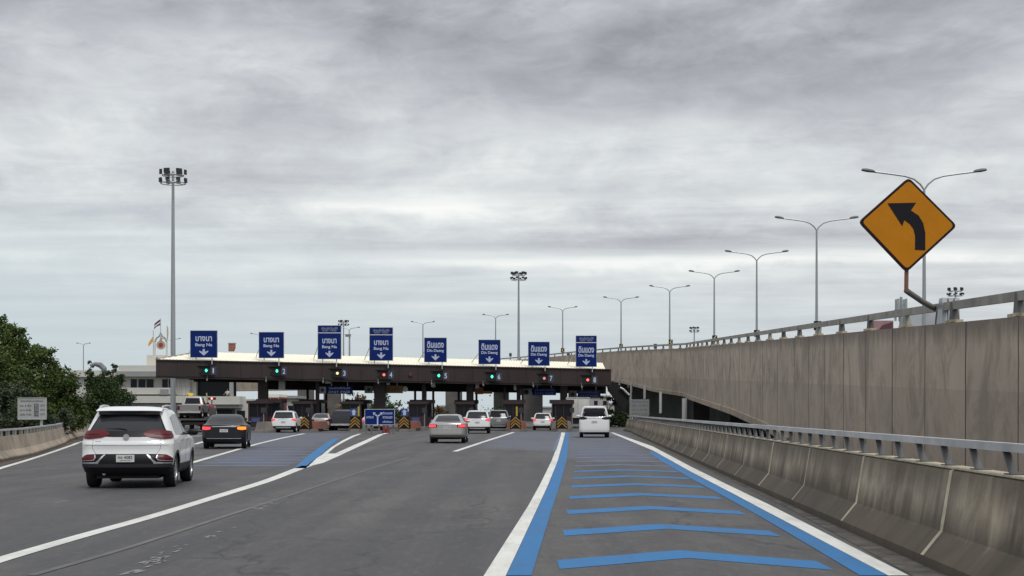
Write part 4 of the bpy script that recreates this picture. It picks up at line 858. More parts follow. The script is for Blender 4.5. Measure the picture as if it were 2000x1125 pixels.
# ------------------------------------------------------------------ lamp posts
def lamp_post(x, ytop, w_, Y, zb, label, chev=None, lean=0, group='double armed lamps along the ramp', tilt=0):
    c = at(x, ytop, Y); hw = w_ * Y / F / 2; S = thing('street_lamp', label, 'street lamp', (c.x, Y, zb), 0, group)
    r = max(.07, .055 + .0002 * Y)
    zt_ = c.z; fork = zt_ - .17 * hw * 2 * .9
    mb = MB(); mb.tube([(c.x, Y, zb), (c.x, Y, (zb + fork) / 2), (c.x, Y, fork)], [r * 1.5, r * 1.1, r * .8], 8); mb.build('pole', M_pole, S, smooth=40)
    for sg in (-1, 1):
        pts = [(c.x, Y, fork - .03)]
        for u, v in ((.06, .25), (.16, .52), (.30, .68), (.55, .80), (.80, .90)): pts.append((c.x + sg * hw * u, Y, fork + (zt_ - fork) * v))
        mb = MB(); mb.tube(pts, r * .62, 6); mb.build('arm', M_pole, S, smooth=40)
        e = Vector((c.x + sg * hw * .78, Y, fork + (zt_ - fork) * .9)); f = Vector((c.x + sg * hw, Y, zt_)); t = (f - e).normalized(); mb = MB()
        rows = []
        for u, k in ((0, .3), (.15, .8), (.6, 1.0), (.9, .75), (1, .3)):
            p = e.lerp(f, u); rows.append([p + Vector((0, math.cos(q_) * .16 * k, math.sin(q_) * (.09 if math.sin(q_) > 0 else .05) * k * (1 + Y / 400))) for q_ in [i * PI / 4 for i in range(8)]])
        mb.quadgrid(rows, True); hd = mb.build('lamp_head', mat('lamp_head_grey', (.11, .12, .125), .5), S, smooth=50)
    if chev:
        q0 = at(x + chev[0] - chev[2] / 2, chev[1] + chev[2] * .6, Y - .4); q1 = at(x + chev[0] + chev[2] / 2, chev[1] - chev[2] * .6, Y - .4)
        Cb = thing('chevron_board', f'small chevron board at the foot of the {label.split(" standing")[0]}'.replace('from the right', 'from right').replace('on the ramp', '').replace('rising ', '').replace('the right end of ', '').replace(', half behind the diamond sign', ''), 'road sign', ((q0.x + q1.x) / 2, Y - .4, q0.z), 0, 'chevron boards along the ramp')
        mb = MB(); mb.box((q0.x, Y - .4, q0.z), (q1.x, Y - .36, q1.z)); mb.build('board', M_signblk, Cb)
        cx_, cz_ = (q0.x + q1.x) / 2, (q0.z + q1.z) / 2; h = (q1.z - q0.z) / 2 * .8; ww = (q1.x - q0.x) / 2 * .8; yy_ = Y - .405
        mb = MB(); mb.face([(cx_ + ww, yy_, cz_ + h), (cx_ + ww * .2, yy_, cz_ + h), (cx_ - ww * .8, yy_, cz_), (cx_, yy_, cz_)]); mb.face([(cx_ - ww * .8, yy_, cz_), (cx_ + ww * .2, yy_, cz_ - h), (cx_ + ww, yy_, cz_ - h), (cx_, yy_, cz_)]); mb.build('chevron', mat('pale_yellow', (.5, .42, .2), .6), Cb)
        mb = MB(); mb.box((cx_ - .04, Y - .34, zb), (cx_ + .04, Y - .28, q1.z)); mb.build('post', M_railold, Cb)
PO = [(1805, 332, 245, 67, None, 'nearest and tallest double lamp, half behind the diamond sign'), (1595, 424, 164, 100, (2, 636, 15), 'second double lamp from the right standing left of the diamond sign'),
      (1478, 490, 125, 132, (0, 651, 11), 'third double lamp from the right on the ramp'), (1395, 529, 100, 165, (1, 661, 10), 'fourth double lamp from the right on the ramp'),
      (1308, 558, 80, 202, (2, 668, 8), 'fifth double lamp from the right on the ramp'), (1213, 580, 70, 234, (0, 676, 7), 'double lamp above the right end of the cream roof'),
      (1099, 599, 58, 275, (0, 684, 7), 'double lamp between signs 7 and 8'), (968, 614, 52, 305, None, 'double lamp rising behind sign 6'), (826, 628, 47, 336, None, 'double lamp just left of sign 5')]
for x, yt, w_, Y, ch, lb_ in PO:
    zb = (edge_top(Y) if Y < 150 else {165: 8.3, 202: 9.6, 234: 10.3, 275: 10.8, 305: 11, 336: 11.1}[Y]) - 1.04
    lamp_post(x, yt, w_, Y, zb, lb_, ch)
lamp_post(163, 670, 28, 420, 0, 'small distant double lamp above the gap in the left trees', group='distant lamps')
lamp_post(682, 627 + 12, 42, 380, 10, 'double lamp mostly hidden behind sign 3', group='distant lamps')
lamp_post(510, 651, 42, 400, 10, 'double lamp whose left arm shows beside sign 2', group='distant lamps')
lamp_post(334, 661, 38, 430, 0, 'distant double lamp half behind the tall left mast', group='distant lamps')
c = at(832, 700, 330); mb = MB(); mb.tube([(c.x, 330, 0), (c.x, 330, c.z)], [.2, .12], 8); tag(recentre(mb.build('thin_pole', M_pole)), 'thin grey pole seen through the gap of lane 5', 'pole')
c = at(683, 656, 160); S = thing('camera_pole', 'short pole with a small camera on the canopy roof right of sign 3', 'camera', (c.x, 160, 6.2))
mb = MB(); mb.tube([(c.x, 160, 5.9), (c.x, 160, c.z)], .07, 8); mb.build('pole', M_pole, S)
mb = MB(); mb.box((c.x - .45, 159.85, c.z - .1), (c.x + .1, 160.15, c.z + .12)); mb.box((c.x - .5, 159.8, c.z + .121), (c.x + .15, 160.2, c.z + .16)); mb.build('camera_body', M_signgd, S)

# small green boards on the ramp parapet
for px, py, Y, h in ((1280, 676, 215, 9), (1110, 692, 262, 8), (997, 693, 290, 7), (1217, 687, 225, 5)):
    a = at(px - h * .36, py + h * .5, Y); b = at(px + h * .36, py - h * .5, Y); S = thing('green_board', f'small green board on the ramp {"right of the canopy" if px > 1200 and h > 6 else "between signs 7 and 8" if px == 1110 else "right of sign 6" if px < 1000 else "at the foot of the lamp above the roof end"}', 'sign', ((a.x + b.x) / 2, Y, a.z - 1), 0, 'green boards on the parapet')
    mb = MB(); mb.box((a.x, Y, a.z), (b.x, Y + .06, b.z)); mb.build('board', mat('dark_green_board', (.03, .06, .05), .6), S)
    mb = MB(); mb.box(((a.x + b.x) / 2 - .04, Y + .061, a.z - 1.2), ((a.x + b.x) / 2 + .04, Y + .12, a.z + .2)); mb.build('post', M_railold, S)

# ------------------------------------------------------------------ high masts
def mast(x, ytop, Y, zb, hd, label, tiers=2):
    c = at(x, ytop, Y); S = thing('high_mast', label, 'light mast', (c.x, Y, zb), 0, 'high floodlight masts')
    k = hd * Y / F / 2; k0 = k
    mb = MB(); mb.tube([(c.x, Y, zb), (c.x, Y, c.z * .5), (c.x, Y, c.z - .1)], [.29, .22, .13], 12); mb.build('pole', M_pole, S, smooth=40)
    for tr, (dz, rr) in enumerate(((-.25, k * .74), (-1.05, k * .86))):
        mb = MB(); n = 20; ring = [Vector((c.x + math.cos(2 * PI * i / n) * rr, Y + math.sin(2 * PI * i / n) * rr, c.z + dz - .25)) for i in range(n + 1)]
        mb.tube(ring, .05, 6, False)
        for i in range(4): aa = PI / 4 + i * PI / 2; mb.tube([(c.x, Y, c.z + dz - .15), (c.x + math.cos(aa) * rr, Y + math.sin(aa) * rr, c.z + dz - .25)], .04, 5)
        mb.build('ring', M_pole, S, smooth=40)
        m_ = 6 if tr == 0 else 8
        for i in range(m_):
            aa = 2 * PI * (i + .5 * tr) / m_ + .2; p = Vector((c.x + math.cos(aa) * rr, Y + math.sin(aa) * rr, c.z + dz)); o = Vector((math.cos(aa), math.sin(aa), 0)); sd_ = Vector((-o.y, o.x, 0)); h_ = .36 * (1 if tr == 0 else .72) * (k0 / 1.45); dn = Vector((0, 0, -1))
            f1 = (o * .8 + Vector((0, 0, .15))); q0 = p; mb = MB()
            A = [q0 - sd_ * h_ * .75 + Vector((0, 0, -h_ * .25)), q0 + sd_ * h_ * .75 + Vector((0, 0, -h_ * .25)), q0 + sd_ * h_ * .75 + Vector((0, 0, h_)), q0 - sd_ * h_ * .75 + Vector((0, 0, h_))]
            Bq = [v + o * h_ * .8 + Vector((0, 0, -.1 * h_)) for v in A]; mb.hexa(A, Bq); mb.build('floodlight', mat('floodlight_housing', (.018, .019, .022), .5), S)
mast(338, 333, 154, 0, 56, 'tallest floodlight mast rising left of sign 1')
mast(1013, 532, 263, 0, 33, 'middle floodlight mast rising behind the canopy right of sign 6')
mast(671, 626, 395, 0, 22, 'small distant floodlight mast beside sign 3')
mast(1356, 639, 410, 0, 20, 'short looking distant floodlight mast behind the ramp')
mast(1866, 563, 262, 0, 33, 'floodlight mast head showing over the ramp railing at far right')

# phone mast and billboards beyond the ramp
c = at(1760, 580, 230); S = thing('phone_mast', 'grey phone mast with antenna panels behind the ramp railing', 'phone mast', (c.x, 230, 0))
mb = MB(); mb.tube([(c.x, 230, 0), (c.x, 230, c.z)], [.5, .22], 8); mb.build('pole', M_pole, S)
for i in range(8):
    aa = i * PI / 4; dz = 0 if i % 2 else -1.6; p = Vector((c.x + math.cos(aa) * .85, 230 + math.sin(aa) * .85, c.z - 2.0 + dz)); mb = MB(); mb.box(tuple(p - Vector((.16, .1, 0))), tuple(p + Vector((.16, .1, 1.7)))); mb.bar((c.x, 230, p.z + .8), p + Vector((0, 0, .8)), .06, .06); mb.build('antenna_panel', M_pole, S)
for nm, x0, y0_, x1, y1_, Y, c_, lb_ in (('billboard', 1697, 626, 1745, 648, 260, (.34, .20, .21), 'faded pink billboard seen through the ramp railing'), ('billboard', 1775, 610, 1828, 640, 290, (.42, .44, .47), 'pale billboard right of the phone mast behind the ramp')):
    a = at(x0, y1_, Y); b = at(x1, y0_, Y); S = thing(nm, lb_, 'billboard', ((a.x + b.x) / 2, Y, 0)); mb = MB(); mb.box((a.x, Y, a.z), (b.x, Y + .5, b.z)); mb.build('panel', mat('billboard_' + str(x0), c_, .7, var=.15, vscale=.4), S)
    for f in (.25, .75): mb = MB(); mb.box((a.x + (b.x - a.x) * f - .2, Y + .501, 0), (a.x + (b.x - a.x) * f + .2, Y + .9, b.z - .3)); mb.build('post', M_pole, S)
    if x0 == 1697: mb = MB(); mb.face([(b.x - 2.6, Y - .02, a.z + .2), (b.x - .1, Y - .02, a.z + .6), (b.x - .1, Y - .02, b.z - .2), (b.x - 1.9, Y - .02, b.z - .8)]); mb.build('printed_shape', mat('dark_pink', (.10, .04, .05), .7), S)

# ------------------------------------------------------------------ office building behind the canopy on the left
Y = 172.0
Bd = thing('office_building', 'two storey white toll office with balconies behind the left end of the canopy', 'building', (at(300, 800, Y).x, Y, 0))
def slab(name, x0, y0_, x1, y1_, dY, dep, m, parent=Bd, zfloor=None):
    a = at(x0, y1_, Y); b = at(x1, y0_, Y); mb = MB(); z0 = a.z if zfloor is None else zfloor
    mb.box((a.x, Y + dY, z0), (b.x, Y + dY + dep, b.z)); return mb.build(name, m, parent)
slab('wall', 128, 735, 236, 843, 3, 12, M_bwall, zfloor=-.2)
slab('roof', 124, 722, 236, 735, 2.4, 13, M_bwall)
slab('window', 153, 751, 166, 759, 2.95, .04, M_win)
slab('parapet', 226, 713, 340, 725, 1.2, 14, M_bwall)
slab('roof', 222, 725, 478, 735, .6, 15, M_bgrey)
slab('wall', 236, 735, 376, 843, 2, 13, M_bwall, zfloor=-.2)
slab('balcony', 232, 757, 340, 770, .8, 1.15, M_bwall)
slab('balcony', 230, 773, 378, 787, .5, 1.45, M_bwall)
slab('soffit_slab', 236, 788.5, 376, 796, .9, 1.05, M_bgrey)
for x0, x1 in ((247, 259), (262, 276), (278, 292), (309, 320), (322, 333)): 
    o = slab('window', x0, 740, x1, 756.5, 1.95, .045, M_win)
slab('curtain_bay', 339, 740, 366, 772, 1.5, .45, mat('pale_curtain', (.42, .41, .39), .8, var=.3, vscale=2, stretch=(3, 1, .1)))
slab('recess', 366.3, 737, 452, 778, 3.0, .1, M_win)
slab('wall', 376.5, 779, 470, 843, 4, 11, M_bgrey, zfloor=-.2)
slab('balcony', 376, 774, 468, 790, .0, 3.9, M_bwall)
slab('soffit_slab', 376, 790.5, 466, 797, .3, 3.6, M_bgrey)
slab('column', 446, 738, 453, 774, .6, .5, M_bgrey)
slab('wall', 452.2, 779, 486, 843, 2.2, 1.7, M_bwall, zfloor=-.2)
slab('doorway', 456, 802, 472, 826, 2.16, .03, M_win)
slab('ground_window', 400, 800, 440, 815, 3.95, .04, M_win)
slab('air_conditioner', 311, 760, 326, 771, .4, .38, M_bgrey)
slab('stair_head', 270, 691, 306, 713, 4, 6, mat('cream_wall', (.60, .56, .48), .85))
slab('window', 289, 696, 293, 701, 3.96, .03, M_win)
# royal style arch, flags
Yr = 178.0
S = thing('emblem_arch', 'small pointed arch framing a red and gold round emblem on the office roof', 'emblem', (at(314, 700, Yr).x, Yr, at(314, 696, Yr).z))
def rr_(x, y, Y=Yr): return at(x, y, Y)
mb = MB()
for x in (302.5, 325.5): mb.bar(rr_(x, 698), rr_(x, 668), .16, .16)
mb.build('pillar', M_bwall, S)
mb = MB(); mb.tube([rr_(302.5, 668), rr_(306, 660), rr_(311, 657), rr_(314, 650), rr_(317, 657), rr_(322, 660), rr_(325.5, 668)], .10, 6); mb.build('arch', M_bgrey, S)
mb = MB(); c = rr_(314, 674); mb.tube([c, c + Vector((0, .12, 0))], .52, 18); d_ = mb.build('medallion', mat('emblem_gold', (.42, .32, .22), .5), S)
mb = MB(); mb.tube([c + Vector((0, -.03, 0)), c], .28, 14); mb.build('red_centre', mat('emblem_red', (.28, .04, .05), .5), d_)
mb = MB(); mb.prism([rr_(311, 666), rr_(317, 666), rr_(315, 659), rr_(314, 654), rr_(313, 659)], (0, .1, 0)); mb.build('crown_finial', mat('emblem_gold', (.42, .32, .22), .5), S)
def flag(x, ybase, ytop, pts, m, label, stripes=None):
    S = thing('flag_pole', label, 'flag', (at(x, ybase, Yr).x, Yr, at(x, ybase, Yr).z), 0, 'flags on the office roof')
    mb = MB(); mb.tube([at(x, ybase, Yr), at(x, ytop, Yr)], .045, 6); mb.build('pole', M_rail, S)
    mb = MB(); mb.quadgrid([[at(a_, b_, Yr - .1 * (i % 2)) for i, (a_, b_) in enumerate(row)] for row in pts])
    mb.m = 0; o = mb.build('flag_cloth', m, S)
    if len(m) > 1:
        for p in o.data.polygons: p.material_index = min(len(m) - 1, p.index // (len(pts[0]) - 1))
navy = mat('navy_cloth', (.015, .02, .05), .8); wht = mat('white_cloth', (.6, .6, .6), .8); rd_ = mat('red_cloth', (.16, .02, .03), .8)
flag(313.5, 652, 622, [[(313.5, 623), (308, 627), (302, 632)], [(313.5, 627), (308, 631), (301, 636)], [(313.5, 631), (307, 635), (301, 640)], [(313.5, 635), (306, 638), (301, 643)]], [navy, wht, rd_], 'dark striped flag flying highest on the office roof')
flag(326.5, 698, 636, [[(326.5, 637), (328.5, 640)], [(326.5, 650), (329, 652)], [(326, 660), (328, 663)]], [mat('yellow_cloth', (.62, .36, .08), .8)], 'narrow yellow flag hanging right of the emblem')
flag(299.5, 698, 645, [[(299.5, 656), (296, 661), (291, 668)], [(299.5, 661), (295, 668), (289.5, 673)], [(299.5, 667), (294, 673), (290, 677)]], [mat('yellow_cloth', (.62, .36, .08), .8)], 'yellow flag flying left of the emblem')
# red brown tank on the canopy roof line
a = at(446, 686, 150); b = at(458, 671, 150); S = thing('roof_tank', 'rusty red brown box standing on the canopy roof between signs 1 and 2', 'roof box', ((a.x + b.x) / 2, 150, a.z)); mb = MB(); mb.prism([(a.x, 150, a.z), (b.x - .14, 150, a.z), (b.x, 150, a.z + .35), (b.x, 150, b.z), (a.x, 150, b.z)], (0, .6, 0)); mb.build('box', mat('rust_tank', (.22, .09, .06), .8, var=.3, vscale=2), S)
mb = MB(); mb.box((a.x - .05, 149.95, b.z + .001), (b.x + .05, 150.65, b.z + .08)); mb.build('lid', M_bgrey, S)

# distant town seen through the lanes
rngt = random.Random(21)
for i, (x0, x1, yt, Y, c_, lb_) in enumerate(((1120, 1190, 775, 420, (.38, .36, .34), 'pale low building beyond lane 8 under the sign'), (1195, 1230, 790, 380, (.5, .48, .46), 'white low building right of the tall white van'), (545, 576, 778, 230, (.34, .33, .28), 'grey green shed behind the white crossover in lane 2'), (640, 690, 790, 360, (.36, .33, .30), 'brownish building behind lane 3'), (1042, 1092, 797, 400, (.42, .41, .40), 'long low grey building beyond lane 7'), (860, 905, 795, 380, (.40, .39, .37), 'grey low building beyond lane 5'), (800, 850, 798, 420, (.44, .43, .42), 'pale distant building left of the lane 5 bush'))):
    a = at(x0, 843, Y); b = at(x1, yt, Y); S = thing('distant_building', lb_, 'building', ((a.x + b.x) / 2, Y, 0), 0, 'distant buildings behind the plaza'); mb = MB(); mb.box((a.x, Y, -.2), (b.x, Y + 12, b.z)); mb.build('wall', mat('far_wall_%d' % i, c_, .85, var=.1), S)
    mb = MB(); mb.box((a.x - .4, Y - .4, b.z + .001), (b.x + .4, Y + 12.4, b.z + .4)); mb.build('roof', M_bgrey, S)
    nx = max(2, int((b.x - a.x) / 2.4))
    for k in range(nx):
        for zz in ((b.z - 1.7), (b.z - 4.4)):
            if zz < .5: continue
            xx = a.x + (b.x - a.x) * (k + .5) / nx; mb = MB(); mb.box((xx - .5, Y - .03, zz - .6), (xx + .5, Y + .02, zz + .6)); mb.build('window', M_win, S)

# ------------------------------------------------------------------ trees
def tree(loc, blobs, n, leaf, m, label, trunk=None, name='tree', limbs=True, seed=1, group=None):
    rg = random.Random(seed); S = thing(name, label, 'tree' if name == 'tree' else 'plant', loc, 0, group)
    L = Vector(loc); mb = MB(); tot = sum((b[3] * b[4] * b[5]) ** (2 / 3) for b in blobs)
    for (bx, by, bz_, rx, ry, rz_) in blobs:
        cnt = int(n * (rx * ry * rz_) ** (2 / 3) / tot)
        # sub clumps give the crown light and dark masses and gaps
        ks = max(6, int(cnt / 55)); cl = []
        for _ in range(ks):
            while True:
                v = Vector((rg.uniform(-1, 1), rg.uniform(-1, 1), rg.uniform(-1, 1)))
                if .40 < v.length < 1.08: break
            cl.append(Vector((bx + v.x * rx, by + v.y * ry, bz_ + v.z * rz_)))
        cr_ = (rx * ry * rz_) ** (1 / 3) * .25
        for _ in range(cnt):
            c = rg.choice(cl); p = c + Vector((rg.gauss(0, cr_ * .5), rg.gauss(0, cr_ * .5), rg.gauss(0, cr_ * .42)))
            d = Vector((rg.gauss(0, 1), rg.gauss(0, 1), rg.gauss(0, .7) - .3)).normalized(); e = d.cross(Vector((rg.gauss(0, 1), rg.gauss(0, 1), rg.gauss(0, 1)))).normalized()
            s = leaf * rg.uniform(.6, 1.35)
            mb.face([p, p + d * s * .5 + e * s * .28, p + d * s, p + d * s * .5 - e * s * .28])
    mb2 = MB(); base = L
    tops = [Vector(b[:3]) for b in blobs]
    cm = sum(tops, Vector()) / len(tops); jn = Vector((base.x, base.y, base.z + max(.5, (min(t.z for t in tops) - base.z) * .55)))
    rt = trunk or .2
    mb2.tube([base, base.lerp(jn, .5) + Vector((.05, 0, 0)), jn], [rt, rt * .8, rt * .7], 8)
    for tp in tops: mb2.tube([jn, jn.lerp(tp, .55) + Vector((rg.uniform(-.3, .3), 0, .2)), tp], [rt * .55, rt * .35, rt * .12], 6)
    mb2.build('trunk', M_bark, S, smooth=40); cw = mb.build('crown', m, S); return S
def px_blob(x, y, Y, rx, rz_, ry=None):
    c = at(x, y, Y); s = Y / F; return (c.x, Y, c.z, rx * s, (ry or rx) * s, rz_ * s)
Y = 84
def base_at(x, Y, z=-.25): v = at(x, 805, Y); return (v.x, v.y, z)
tree(base_at(-25, 84), [px_blob(-30, 700, 84, 66, 66), px_blob(18, 672, 83, 38, 40), px_blob(-60, 760, 84, 60, 60), px_blob(15, 745, 82, 58, 58), px_blob(10, 642, 84, 22, 22), px_blob(38, 656, 84, 16, 16), px_blob(60, 690, 85, 20, 20), px_blob(-20, 640, 84, 26, 26), px_blob(45, 700, 84, 34, 34)], 24000, .17, L_dark, 'tall dark green tree at the left edge of the frame', .3, seed=2)
tree(base_at(85, 88), [px_blob(80, 715, 88, 34, 34), px_blob(114, 735, 88, 30, 30), px_blob(95, 772, 87, 50, 44), px_blob(130, 770, 88, 26, 36), px_blob(74, 692, 89, 18, 16), px_blob(60, 800, 86, 50, 44), px_blob(128, 808, 87, 36, 34), px_blob(150, 812, 88, 20, 28), px_blob(100, 690, 88, 8, 8)], 24000, .16, L_dark, 'rounded dark green tree left of the pale gap in the trees', .25, seed=3)
tree(base_at(10, 78), [px_blob(0, 805, 78, 64, 44), px_blob(40, 800, 79, 46, 40), px_blob(95, 822, 80, 50, 26), px_blob(-50, 800, 78, 40, 50), px_blob(20, 770, 79, 40, 26)], 14000, .16, leaf_mat('leaf_pale', (.035, .05, .03), (.10, .12, .06), .6), 'low paler shrubs behind the toll rate board', .15, name='shrub', seed=4)  # greyer, paler leaf green than the neighbouring trees
tree(base_at(205, 104), [px_blob(205, 790, 104, 48, 36), px_blob(190, 760, 104, 24, 28), px_blob(215, 752, 104, 24, 26), px_blob(238, 783, 104, 22, 24), px_blob(236, 742, 104, 11, 10), px_blob(165, 806, 103, 28, 24), px_blob(215, 812, 103, 50, 26), px_blob(176, 722, 104, 8, 18), px_blob(174, 745, 104, 8, 22), px_blob(222, 718, 104, 6, 15), px_blob(216, 735, 104, 8, 16), px_blob(205, 770, 104, 40, 30)], 24000, .15, L_mid, 'dark green tree with two upright leafy columns above the white crossover', .25, seed=5)
tree(base_at(150, 100), [px_blob(150, 815, 100, 22, 24), px_blob(145, 790, 100, 14, 20)], 2500, .15, leaf_mat('leaf_russet', (.05, .03, .025), (.10, .06, .04), .9), 'small russet shrub between the two left trees', .1, name='shrub', seed=6)
# cut grey limb of the creeper tree
mb = MB(); mb.tube([at(178, 714, 104), at(186, 711, 104), at(196, 713, 104), at(203, 720, 104), at(205, 734, 104)], [.10, .14, .2, .2, .15], 8); tag(recentre(mb.build('pruned_limb', mat('grey_bark', (.22, .23, .23), .9, var=.2))), 'bare grey pruned limb arching between the two leafy columns', 'tree limb')
# trees beyond the booths
tree(base_at(750, 210), [px_blob(752, 800, 210, 30, 26), px_blob(738, 815, 208, 24, 20), px_blob(775, 812, 210, 18, 22)], 3500, .34, L_mid, 'green tree seen beyond lane 4', .25, seed=8, group='trees beyond the booths')
tree(base_at(857, 205), [px_blob(856, 815, 205, 22, 18), px_blob(868, 822, 205, 20, 16)], 2400, .30, L_olive, 'olive bush beyond the silver sedan in lane 5', .2, seed=9, name='shrub', group='trees beyond the booths')
tree(base_at(852, 203), [px_blob(851, 799, 203, 15, 6)], 700, .26, L_brown, 'russet flowering top beyond lane 5', .1, seed=10, name='shrub', group='trees beyond the booths')
tree(base_at(684, 260), [px_blob(688, 775, 260, 16, 20), px_blob(672, 800, 260, 18, 18), px_blob(700, 790, 260, 14, 22)], 1300, .34, L_brown, 'thin brown leafed tree beyond lane 3', .2, seed=12, group='trees beyond the booths')
tree(base_at(1186, 250), [px_blob(1184, 768, 250, 12, 14), px_blob(1196, 785, 250, 12, 12)], 700, .34, L_brown, 'sparse brown tree right of the dark blue overhead sign', .15, seed=13, group='trees beyond the booths')
tree(base_at(1208, 160), [px_blob(1206, 818, 160, 16, 18), px_blob(1220, 825, 160, 16, 14), px_blob(1196, 806, 160, 8, 12)], 2600, .24, L_mid, 'dark bush behind the start of the right barrier', .15, seed=14, name='shrub')
tree(base_at(622, 240), [px_blob(615, 800, 240, 16, 16), px_blob(632, 806, 240, 12, 16)], 900, .32, L_brown, 'low brown bush beyond lane 3 behind the booth', .15, seed=15, name='shrub', group='trees beyond the booths')
tree(base_at(985, 215), [px_blob(990, 800, 215, 16, 14), px_blob(996, 822, 215, 12, 18)], 1100, .3, L_mid, 'dark green bush beyond lane 6', .15, seed=16, name='shrub', group='trees beyond the booths')
tree(base_at(470, 182), [px_blob(480, 825, 168, 14, 10), px_blob(470, 830, 168, 10, 8)], 900, .22, L_olive, 'low olive bushes beside the office doorway', .1, seed=17, name='shrub')
mb = MB()
for i in range(150):
    x = -320 + i * 4.4 + rngt.uniform(-2, 2); h = rngt.uniform(2.0, 5.0); yb = 640 + rngt.uniform(-30, 30)
    for k in range(40):
        p = Vector((x + rngt.gauss(0, 2.2), yb + rngt.gauss(0, 2), abs(rngt.gauss(0, .5)) * h)); s = rngt.uniform(.6, 1.3); d = Vector((rngt.gauss(0, 1), rngt.gauss(0, 1), rngt.gauss(0, 1))).normalized(); e = d.orthogonal().normalized()
        mb.face([p, p + d * s * .5 + e * s * .4, p + d * s, p + d * s * .5 - e * s * .4])
tag(mb.build('distant_treeline', leaf_mat('leaf_far', (.07, .085, .07), (.13, .15, .12), .1)), 'low distant treeline on the horizon beyond the booths', 'treeline', None, 'stuff')
#@@CARS
# ------------------------------------------------------------------ vehicles
def pchip(xs, ys):
    n = len(xs); h = [xs[i + 1] - xs[i] for i in range(n - 1)]; dl = [(ys[i + 1] - ys[i]) / h[i] for i in range(n - 1)]
    m = [dl[0]] + [0 if dl[i - 1] * dl[i] <= 0 else 2 * dl[i - 1] * dl[i] / (dl[i - 1] + dl[i]) for i in range(1, n - 1)] + [dl[-1]]
    def f(x):
        if x <= xs[0]: return ys[0]
        if x >= xs[-1]: return ys[-1]
        i = max(j for j in range(n - 1) if xs[j] <= x); t = (x - xs[i]) / h[i]
        return (2 * t ** 3 - 3 * t * t + 1) * ys[i] + (t ** 3 - 2 * t * t + t) * h[i] * m[i] + (-2 * t ** 3 + 3 * t * t) * ys[i + 1] + (t ** 3 - t * t) * h[i] * m[i + 1]
    return f
class Shell:
    """car body as a stack of rounded plan outlines; levels: (z, rear y, front y, half width, rear radius, front radius, rear bulge)"""
    def __init__(s, lv):
        zs = [l[0] for l in lv]; s.z0, s.z1 = zs[0], zs[-1]; s.zs = zs
        s.fn = [pchip(zs, [l[k] for l in lv]) for k in range(1, 7)]
    def outline(s, z):
        yr, yf, w_, rr, rf, bu = [f(z) for f in s.fn]; P = []
        rr = min(rr, w_ * .95); rf = min(rf, w_ * .95)
        for i in range(7): x = (w_ - rr) * i / 6; P.append((x, yr + bu * (x / w_) ** 2))
        yb = yr + bu * ((w_ - rr) / w_) ** 2
        for i in range(1, 8): a = PI / 2 * i / 8; P.append((w_ - rr + rr * math.sin(a), yb + rr * (1 - math.cos(a)) * 1.1))
        ya = yb + rr * 1.1; yc = yf - rf * 1.2
        for i in range(0, 17): u = i / 16; P.append((w_ - .035 * (2 * u - 1) ** 4 * min(1, rr * 3), ya + (yc - ya) * u))
        for i in range(1, 8): a = PI / 2 * i / 8; P.append((w_ - rf + rf * math.cos(a) - .035 * (1 - i / 8) * min(1, rr * 3), yc + rf * 1.2 * math.sin(a)))
        for i in range(5): P.append(((w_ - rf) * (1 - i / 4), yf))
        return P
    def at(s, u, z):      # u metres along the outline from the rear centre, signed
        P = s.outline(z); a = abs(u); d = 0; x, y = P[-1]
        for p, q in zip(P[:-1], P[1:]):
            L = math.hypot(q[0] - p[0], q[1] - p[1])
            if d + L >= a: t = (a - d) / max(L, 1e-6); x = p[0] + (q[0] - p[0]) * t; y = p[1] + (q[1] - p[1]) * t; break
            d += L
        return Vector((x if u >= 0 else -x, y, z))
    def uy(s, y, z):      # arc length where the side reaches y
        P = s.outline(z); d = 0
        for i, (p, q) in enumerate(zip(P[:-1], P[1:])):
            L = math.hypot(q[0] - p[0], q[1] - p[1])
            if i >= 6 and q[1] >= y and p[1] < y: return d + L * (y - p[1]) / (q[1] - p[1])
            d += L
        return d
    def nrm(s, u, z):
        e = .012; a = s.at(u + e, z) - s.at(u - e, z); z2 = min(z + e, s.z1); z1 = max(z - e, s.z0); b = s.at(u, z2) - s.at(u, z1)
        return a.cross(b).normalized()
    def mesh(s, mb, n=34):
        zz = sorted(set([s.z0 + (s.z1 - s.z0) * i / n for i in range(n + 1)] + list(s.zs))); rows = []
        for z in zz:
            P = s.outline(z); rows.append([Vector((x, y, z)) for x, y in P] + [Vector((-x, y, z)) for x, y in reversed(P[1:-1])])
        b = mb.quadgrid(rows, True); k = len(rows[0])
        mb.f.append(tuple(b + i for i in reversed(range(k)))); mb.f.append(tuple(b + (len(rows) - 1) * k + i for i in range(k))); mb.mi += [mb.m] * 2
    def patch(s, mb, lo, hi, off=.006, sg=1, nx=10, nz=4, side=False):
        """raised panel between two polylines of (u, z), or (y, z) when side"""
        def P(pl, t):
            f = t * (len(pl) - 1); i = min(int(f), len(pl) - 2); f -= i; return [a + (b - a) * f for a, b in zip(pl[i], pl[i + 1])]
        rows = []; back = []
        for j in range(nz + 1):
            r = []; bk = []
            for i in range(nx + 1):
                a = P(lo, i / nx); b = P(hi, i / nx); v = a[0] + (b[0] - a[0]) * j / nz; z = a[1] + (b[1] - a[1]) * j / nz
                u = s.uy(v, z) if side else v
                p = s.at(u * sg, z); n = s.nrm(u * sg, z); r.append(p + n * off); bk.append(p - n * .02)
            rows.append(r); back.append(bk)
        rows = [back[0]] + rows + [back[-1]]
        rows = [[None] + r + [None] for r in rows]
        for r, k in zip(rows, [0] + list(range(nz + 1)) + [nz]): r[0] = back[k][0]; r[-1] = back[k][-1]
        mb.quadgrid(rows)

